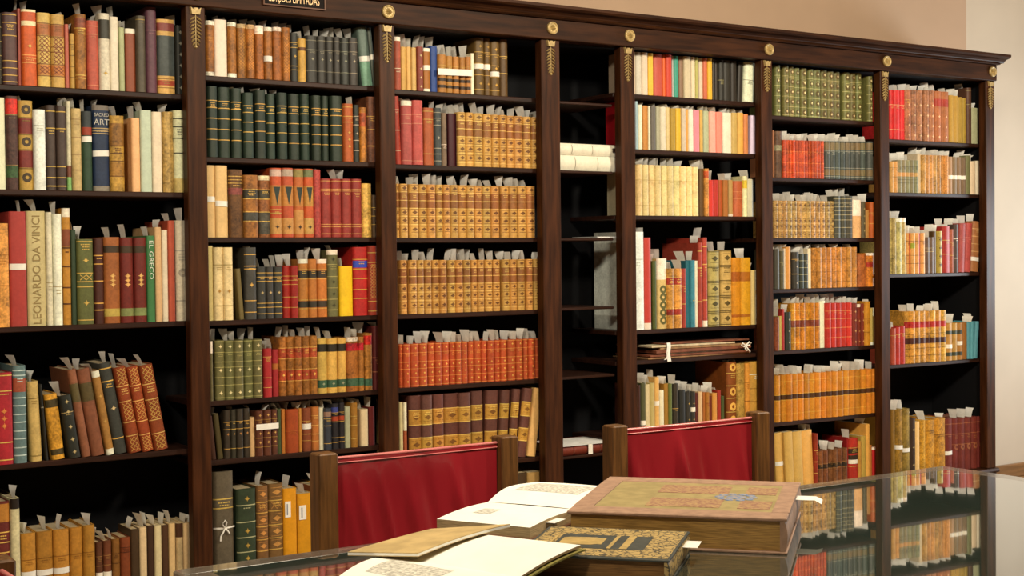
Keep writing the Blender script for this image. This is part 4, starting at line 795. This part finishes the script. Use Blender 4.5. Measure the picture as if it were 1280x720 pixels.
# big folio
BW, BD, BT = 0.19, 0.196, 0.062
big = tag(empty('large_folio', (1.699, -2.514, TZ), ANG), 'large thick closed folio with pink cloth cover and gilt page edges', 'book')
cloth = mat('folio_cloth', (0.37, 0.225, 0.15), 0.75, 0.25, 0.25, 60, (1, 1, 1), 0.3)
inner = mat('folio_panel', (0.34, 0.265, 0.115), 0.7, 0.25, 0.22, 40, (1, 1, 1), 0.2)
redp = mat('folio_red_print', (0.23, 0.105, 0.08), 0.7, 0.25, 0.75, 150, (1, 1, 1), 0.1, c2='a88a60')
bluep = mat('folio_blue_print', (0.10, 0.19, 0.36), 0.7, 0.25, 0.5, 160, c2='a09080')
gilt_e = mat('gilt_page_edge', (0.48, 0.27, 0.07), 0.45, 0.5, 0.5, 30, (1, 1, 22), 0.1)
mb = MB(); mb.box(-BW, BW, -BD, BD, 0, 0.005, bev=0.0015); mb.build('back_cover', cloth, big)
mb = MB()
zt = BT; fx0, fx1, fy0, fy1 = -BW+0.036, BW-0.030, -BD+0.056, BD-0.046
mb.box(-BW, BW, -BD, fy0, zt-0.006, zt, bev=0.0015); mb.box(-BW, BW, fy1, BD, zt-0.006, zt, bev=0.0015)
mb.box(-BW, fx0, fy0, fy1, zt-0.006, zt); mb.box(fx1, BW, fy0, fy1, zt-0.006, zt)
fc = mb.build('front_cover', cloth, big)
mb = MB(); mb.box(fx0, fx1, fy0, fy1, zt-0.006, zt-0.0016); mb.build('inset_panel', inner, fc)
PWd, PDp = fx1-fx0, fy1-fy0
for u0, u1, v0, v1 in ((.28, .70, .60, .90), (.28, .70, .10, .40), (.80, .98, .62, .90), (.80, .98, .10, .38)):
    mb = MB(); mb.box(fx0+PWd*u0, fx0+PWd*u1, fy0+PDp*v0, fy0+PDp*v1, zt-0.0018, zt-0.0010); mb.build('ornament_panel', redp, fc)
mb = MB(); mcx, mcy = fx0+PWd*.76, fy0+PDp*.5
for q in range(10):
    a = 2*math.pi*q/10; cx_, cy_ = mcx+0.031*math.cos(a), mcy+0.031*math.sin(a)
    rows = [[(cx_+r*math.cos(t), cy_+r*math.sin(t), zt-0.0012+z) for t in [i*math.pi/4 for i in range(8)]] for r, z in ((0.0092, 0.0), (0.0075, 0.0012))]
    mb.grid(rows, closed=True); mb.face(rows[-1])
rows = [[(mcx+r*math.cos(t), mcy+r*math.sin(t), zt-0.0010+z) for t in [i*math.pi/8 for i in range(16)]] for r, z in ((0.019, 0.0), (0.014, 0.0012), (0.001, 0.0016))]
mb.grid(rows, closed=True); mb.build('medallion', bluep, fc)
mb = MB(); mb.box(-BW+0.006, BW-0.012, -BD+0.007, BD-0.007, 0.005, zt-0.006); mb.build('page_block', gilt_e, big)
mb = MB(); rows = [[(BW-0.012+0.013*math.cos(a), y, zt/2+(zt/2)*math.sin(a)) for a in [R_(-90+18*i) for i in range(11)]] for y in (-BD+0.001, BD-0.001)]
mb.grid(rows); mb.face(rows[0]); mb.face(list(reversed(rows[1]))); mb.build('spine', cloth, big)
mb = MB(); mb.box(BW-0.01, BW+0.034, 0.06, 0.105, 0.050, 0.0506); 
mb.grid([[(BW+0.034, 0.06, 0.0503), (BW+0.034, 0.105, 0.0503)], [(BW+0.046, 0.058, 0.044), (BW+0.046, 0.10, 0.046)]], smooth=False); mb.build('paper_slip', M['band'], big)

# ornate black and gold book
dk = tag(empty('ornate_book', (1.381, -2.674, TZ), ANG), 'thick closed book with black and gold ornamented cover in front of the folio', 'book')
dw, dd, dt = 0.122, 0.117, 0.040
om, nt, b_ = new_mat('ornate_gilt_cloth')
vo = nt.nodes.new('ShaderNodeTexVoronoi'); vo.inputs['Scale'].default_value = 85; vo.feature = 'DISTANCE_TO_EDGE'
no = nt.nodes.new('ShaderNodeTexNoise'); no.inputs['Scale'].default_value = 60
gg = nt.nodes.new('ShaderNodeNewGeometry')
va = nt.nodes.new('ShaderNodeVectorMath'); va.operation = 'ADD'; vsn = nt.nodes.new('ShaderNodeVectorMath'); vsn.operation = 'SCALE'; vsn.inputs['Scale'].default_value = 0.02
nt.links.new(gg.outputs['Position'], no.inputs['Vector']); nt.links.new(no.outputs['Color'], vsn.inputs[0]); nt.links.new(vsn.outputs[0], va.inputs[0]); nt.links.new(gg.outputs['Position'], va.inputs[1]); nt.links.new(va.outputs[0], vo.inputs['Vector'])
cr = nt.nodes.new('ShaderNodeValToRGB'); cr.color_ramp.elements[0].position = 0.03; cr.color_ramp.elements[0].color = (0.055, 0.05, 0.035, 1); cr.color_ramp.elements[1].position = 0.12; cr.color_ramp.elements[1].color = (0.46, 0.32, 0.12, 1)
nt.links.new(vo.outputs['Distance'], cr.inputs[0]); nt.links.new(cr.outputs[0], b_.inputs['Base Color']); b_.inputs['Roughness'].default_value = 0.5
slate = mat('ornate_slate_cloth', (0.065, 0.070, 0.062), 0.6, 0.3, 0.3, 60)
goldp = mat('ornate_gold_print', (0.52, 0.36, 0.13), 0.5, 0.4, 0.3, 70)
brp = mat('brown_page_edge', (0.26, 0.13, 0.04), 0.6, 0.3, 0.5, 30, (1, 1, 22))
mb = MB(); mb.box(-dw, dw, -dd, dd, 0, 0.004, bev=0.001); mb.build('back_cover', slate, dk)
mb = MB(); mb.box(-dw, dw, -dd, dd, dt-0.004, dt, bev=0.001); fc = mb.build('front_cover', slate, dk)
mb = MB(); mb.box(-dw+0.006, dw-0.004, -dd+0.010, dd-0.005, dt-0.001, dt+0.0004); mb.build('ornament_border', om, fc)
U = lambda u: -dw+2*dw*u
V = lambda v: -dd+2*dd*v
mb = MB(); mb.box(U(.17), U(.79), V(.26), V(.72), dt, dt+0.0009); mb.build('title_panel', slate, fc)
mb = MB()
pts = [(.20, .40), (.23, .36), (.42, .37), (.46, .40), (.49, .39), (.49, .60), (.45, .59), (.42, .62), (.24, .61), (.20, .58)]
lo = [(U(a), V(b), dt+0.0009) for a, b in pts]; hi = [(x, y, dt+0.0014) for x, y, z in lo]
mb.grid([lo, hi], smooth=False, closed=True); mb.face(hi); mb.build('gilt_plaque', goldp, fc)
for u0, u1 in ((.545, .57), (.63, .68), (.135, .15)):
    mb = MB(); mb.box(U(u0), U(u1), V(.27), V(.71), dt+0.0004, dt+0.0014); mb.build('gilt_bar', goldp, fc)
mb = MB(); mb.box(-dw+0.004, dw-0.006, -dd+0.006, dd-0.006, 0.004, dt-0.004); mb.build('page_block', brp, dk)
mb = MB(); rows = [[(dw-0.008+0.009*math.cos(a), y, dt/2+(dt/2)*math.sin(a)) for a in [R_(-90+18*i) for i in range(11)]] for y in (-dd+0.001, dd-0.001)]
mb.grid(rows); mb.face(rows[0]); mb.face(list(reversed(rows[1]))); mb.build('spine', om, dk)
mb = MB(); mb.box(dw-0.012, dw+0.024, 0.03, 0.085, 0.030, 0.0306); mb.build('paper_slip', M['band'], dk)

# open illustrated book
pagem = mat('open_page', (0.87, 0.85, 0.77), 0.8, 0.2, 0.06, 20)
engr = mat('engraving', (0.74, 0.71, 0.62), 0.8, 0.2, 0.6, 170, (1, 1, 1), 0.0, c2='a09b90')
def surf_patch(fn, u0, u1, v0, v1, nu, nv, dz):
    return [[(lambda p: (p[0], p[1], p[2]+dz))(fn(u0+(u1-u0)*i/nu, v0+(v1-v0)*j/nv)) for i in range(nu+1)] for j in range(nv+1)]
def page_half(e, fn, nm, edge_m, thick_to, nu=16, nv=6):
    """page block below a curved surface fn(u across, v along)"""
    top = surf_patch(fn, 0, 1, 0, 1, nu, nv, 0.0)
    mb = MB(); mb.grid(top); mb.build('page', pagem, e)
    bot = [[thick_to(p) for p in r] for r in top]
    mb = MB()
    mb.grid([[(p[0], p[1], p[2]-0.0004) for p in top[0]], bot[0]], smooth=False); mb.grid([bot[-1], [(p[0], p[1], p[2]-0.0004) for p in top[-1]]], smooth=False)
    mb.grid([[(r[-1][0], r[-1][1], r[-1][2]-0.0004) for r in top], [r[-1] for r in bot]], smooth=False)
    mb.grid(list(reversed(bot)), smooth=False)
    mb.build('page_block', edge_m, e)
edge = mat('cream_page_edge', (0.50, 0.36, 0.19), 0.8, 0.2, 0.45, 40, (1, 1, 26))
gdir = Vector((0.47, -0.883)); pdir = Vector((0.883, 0.47))
ob = tag(empty('open_book', (1.478, -2.162, TZ), math.atan2(-0.883, 0.47)), 'thick open book showing a large engraving, left of the pink folio', 'book')
LN = 0.196
up = lambda u, v: (v*LN, u*0.205, 0.024+0.020*math.sin(min(1, u*2.2)*math.pi*0.5)*(1-0.25*u)-0.012*max(0, u-0.6)+0.002*math.sin(v*3))
dn = lambda u, v: (v*LN, -u*0.192, 0.024+0.004*math.sin(u*math.pi)-0.001*u)
page_half(ob, up, 'up', edge, lambda p: (p[0], p[1], 0.004)); page_half(ob, dn, 'dn', edge, lambda p: (p[0], p[1], 0.004))
mb = MB(); mb.grid(surf_patch(up, .30, .82, .14, .86, 8, 6, 0.0005)); mb.build('engraving', engr, ob)
mb = MB(); mb.grid(surf_patch(dn, .42, .66, .20, .38, 4, 4, 0.0005)); mb.build('engraving', engr, ob)
mb = MB(); mb.box(-0.004, LN+0.004, -0.197, 0.210, 0.0, 0.004, bev=0.001); mb.build('cover', mat('brown_calf', (0.16, 0.06, 0.025), 0.5, 0.4, 0.4, 30), ob)
mb = MB(); mb.box(LN-0.02, LN+0.018, -0.13, -0.085, 0.0215, 0.0221); mb.build('paper_slip', M['band'], ob)

# open book in the foreground, right side resting on the ornate book
fg = tag(empty('open_book', (1.089, -2.463, TZ)), 'open book with blank cream pages at the front edge of the picture', 'book')
O = Vector((1.089, -2.463, TZ))
Gt, Gb = Vector((1.089, -2.463, 0.768)), Vector((1.172, -2.735, 0.772))
Ot, Q_ = Vector((1.252, -2.437, 0.769)), Vector((1.280, -2.744, 0.7940))
Lt, Lb = Vector((0.925, -2.575, 0.766)), Vector((1.005, -2.85, 0.766))
def bil(a, b, c, d, arch, lift=False):
    def f(u, v):
        p = (a*(1-u)+b*u)*(1-v)+(c*(1-u)+d*u)*v
        return (p.x-O.x, p.y-O.y, p.z-O.z+(arch*(2*u-u*u) if lift else arch*math.sin(math.pi*min(1, u*1.15))*(1-0.3*v)))
    return f
rt = bil(Gt, Ot, Gb, Q_, 0.015, True); lf = bil(Gt, Lt, Gb, Lb, 0.008)
page_half(fg, rt, 'r', edge, lambda p: (p[0], p[1], p[2]-0.004))
page_half(fg, lf, 'l', edge, lambda p: (p[0], p[1], 0.003))
mb = MB(); mb.grid(surf_patch(lf, .18, .62, .12, .6, 6, 6, 0.0005)); mb.build('engraving', engr, fg)
cvm = mat('olive_cover', (0.26, 0.22, 0.06), 0.6, 0.3, 0.4, 30)
mb = MB()
tp = surf_patch(bil(Gt, Ot, Gb, Q_, 0.0145, True), 0, 1.04, 0, 1.02, 8, 8, -0.0065)
mb.grid(tp); mb.grid(list(reversed([[(x, y, z-0.0028) for x, y, z in r] for r in tp])))
for a in (0, -1): mb.grid([tp[a], [(x, y, z-0.0028) for x, y, z in tp[a]]], smooth=False)
mb.grid([[r[-1] for r in tp], [(r[-1][0], r[-1][1], r[-1][2]-0.0028) for r in tp]], smooth=False); mb.build('cover', cvm, fg)
mb = MB(); lp = [surf_patch(lf, 0, 1.03, -0.01, 1.02, 4, 4, 0)[j] for j in range(5)]
mb.grid([[(x, y, 0.003) for x, y, z in r] for r in lp]); mb.grid(list(reversed([[(x, y, 0.0003) for x, y, z in r] for r in lp])))
mb.build('cover', cvm, fg)
# thin tan booklet lying across the open book
bk = tag(empty('booklet', (1.034, -2.434, TZ)), 'thin tan paper booklet lying tilted across the open book', 'booklet')
O2 = Vector((1.034, -2.434, TZ))
L_, B_, R2, F2 = Vector((1.030, -2.440, 0.778)), Vector((1.214, -2.395, 0.788)), Vector((1.310, -2.498, 0.801)), Vector((1.098, -2.553, 0.787))
tanp = mat('tan_paper_cover', (0.56, 0.40, 0.18), 0.75, 0.2, 0.25, 25)
def quad_slab(a, b, c, d, z0, z1):
    mb = MB(); n = 6
    def f(u, v, dz):
        p = (a*(1-u)+b*u)*(1-v)+(d*(1-u)+c*u)*v
        return (p.x-O2.x, p.y-O2.y, p.z-O2.z+dz+0.003*math.sin(u*math.pi)*(0.5+v))
    T = [[f(i/n, j/n, z1) for i in range(n+1)] for j in range(n+1)]; B = [[f(i/n, j/n, z0) for i in range(n+1)] for j in range(n+1)]
    mb.grid(T); mb.grid(list(reversed(B)))
    for a_ in (0, -1): mb.grid([T[a_], B[a_]], smooth=False)
    for i in (0, n): mb.grid([[r[i] for r in T], [r[i] for r in B]], smooth=False)
    return mb
quad_slab(L_, B_, R2, F2, -0.0012, 0.0).build('front_cover', tanp, bk)
quad_slab(L_, B_, R2, F2, -0.0052, -0.0013).build('pages', pagem, bk)
quad_slab(L_, B_, R2, F2, -0.0064, -0.0053).build('back_cover', tanp, bk)
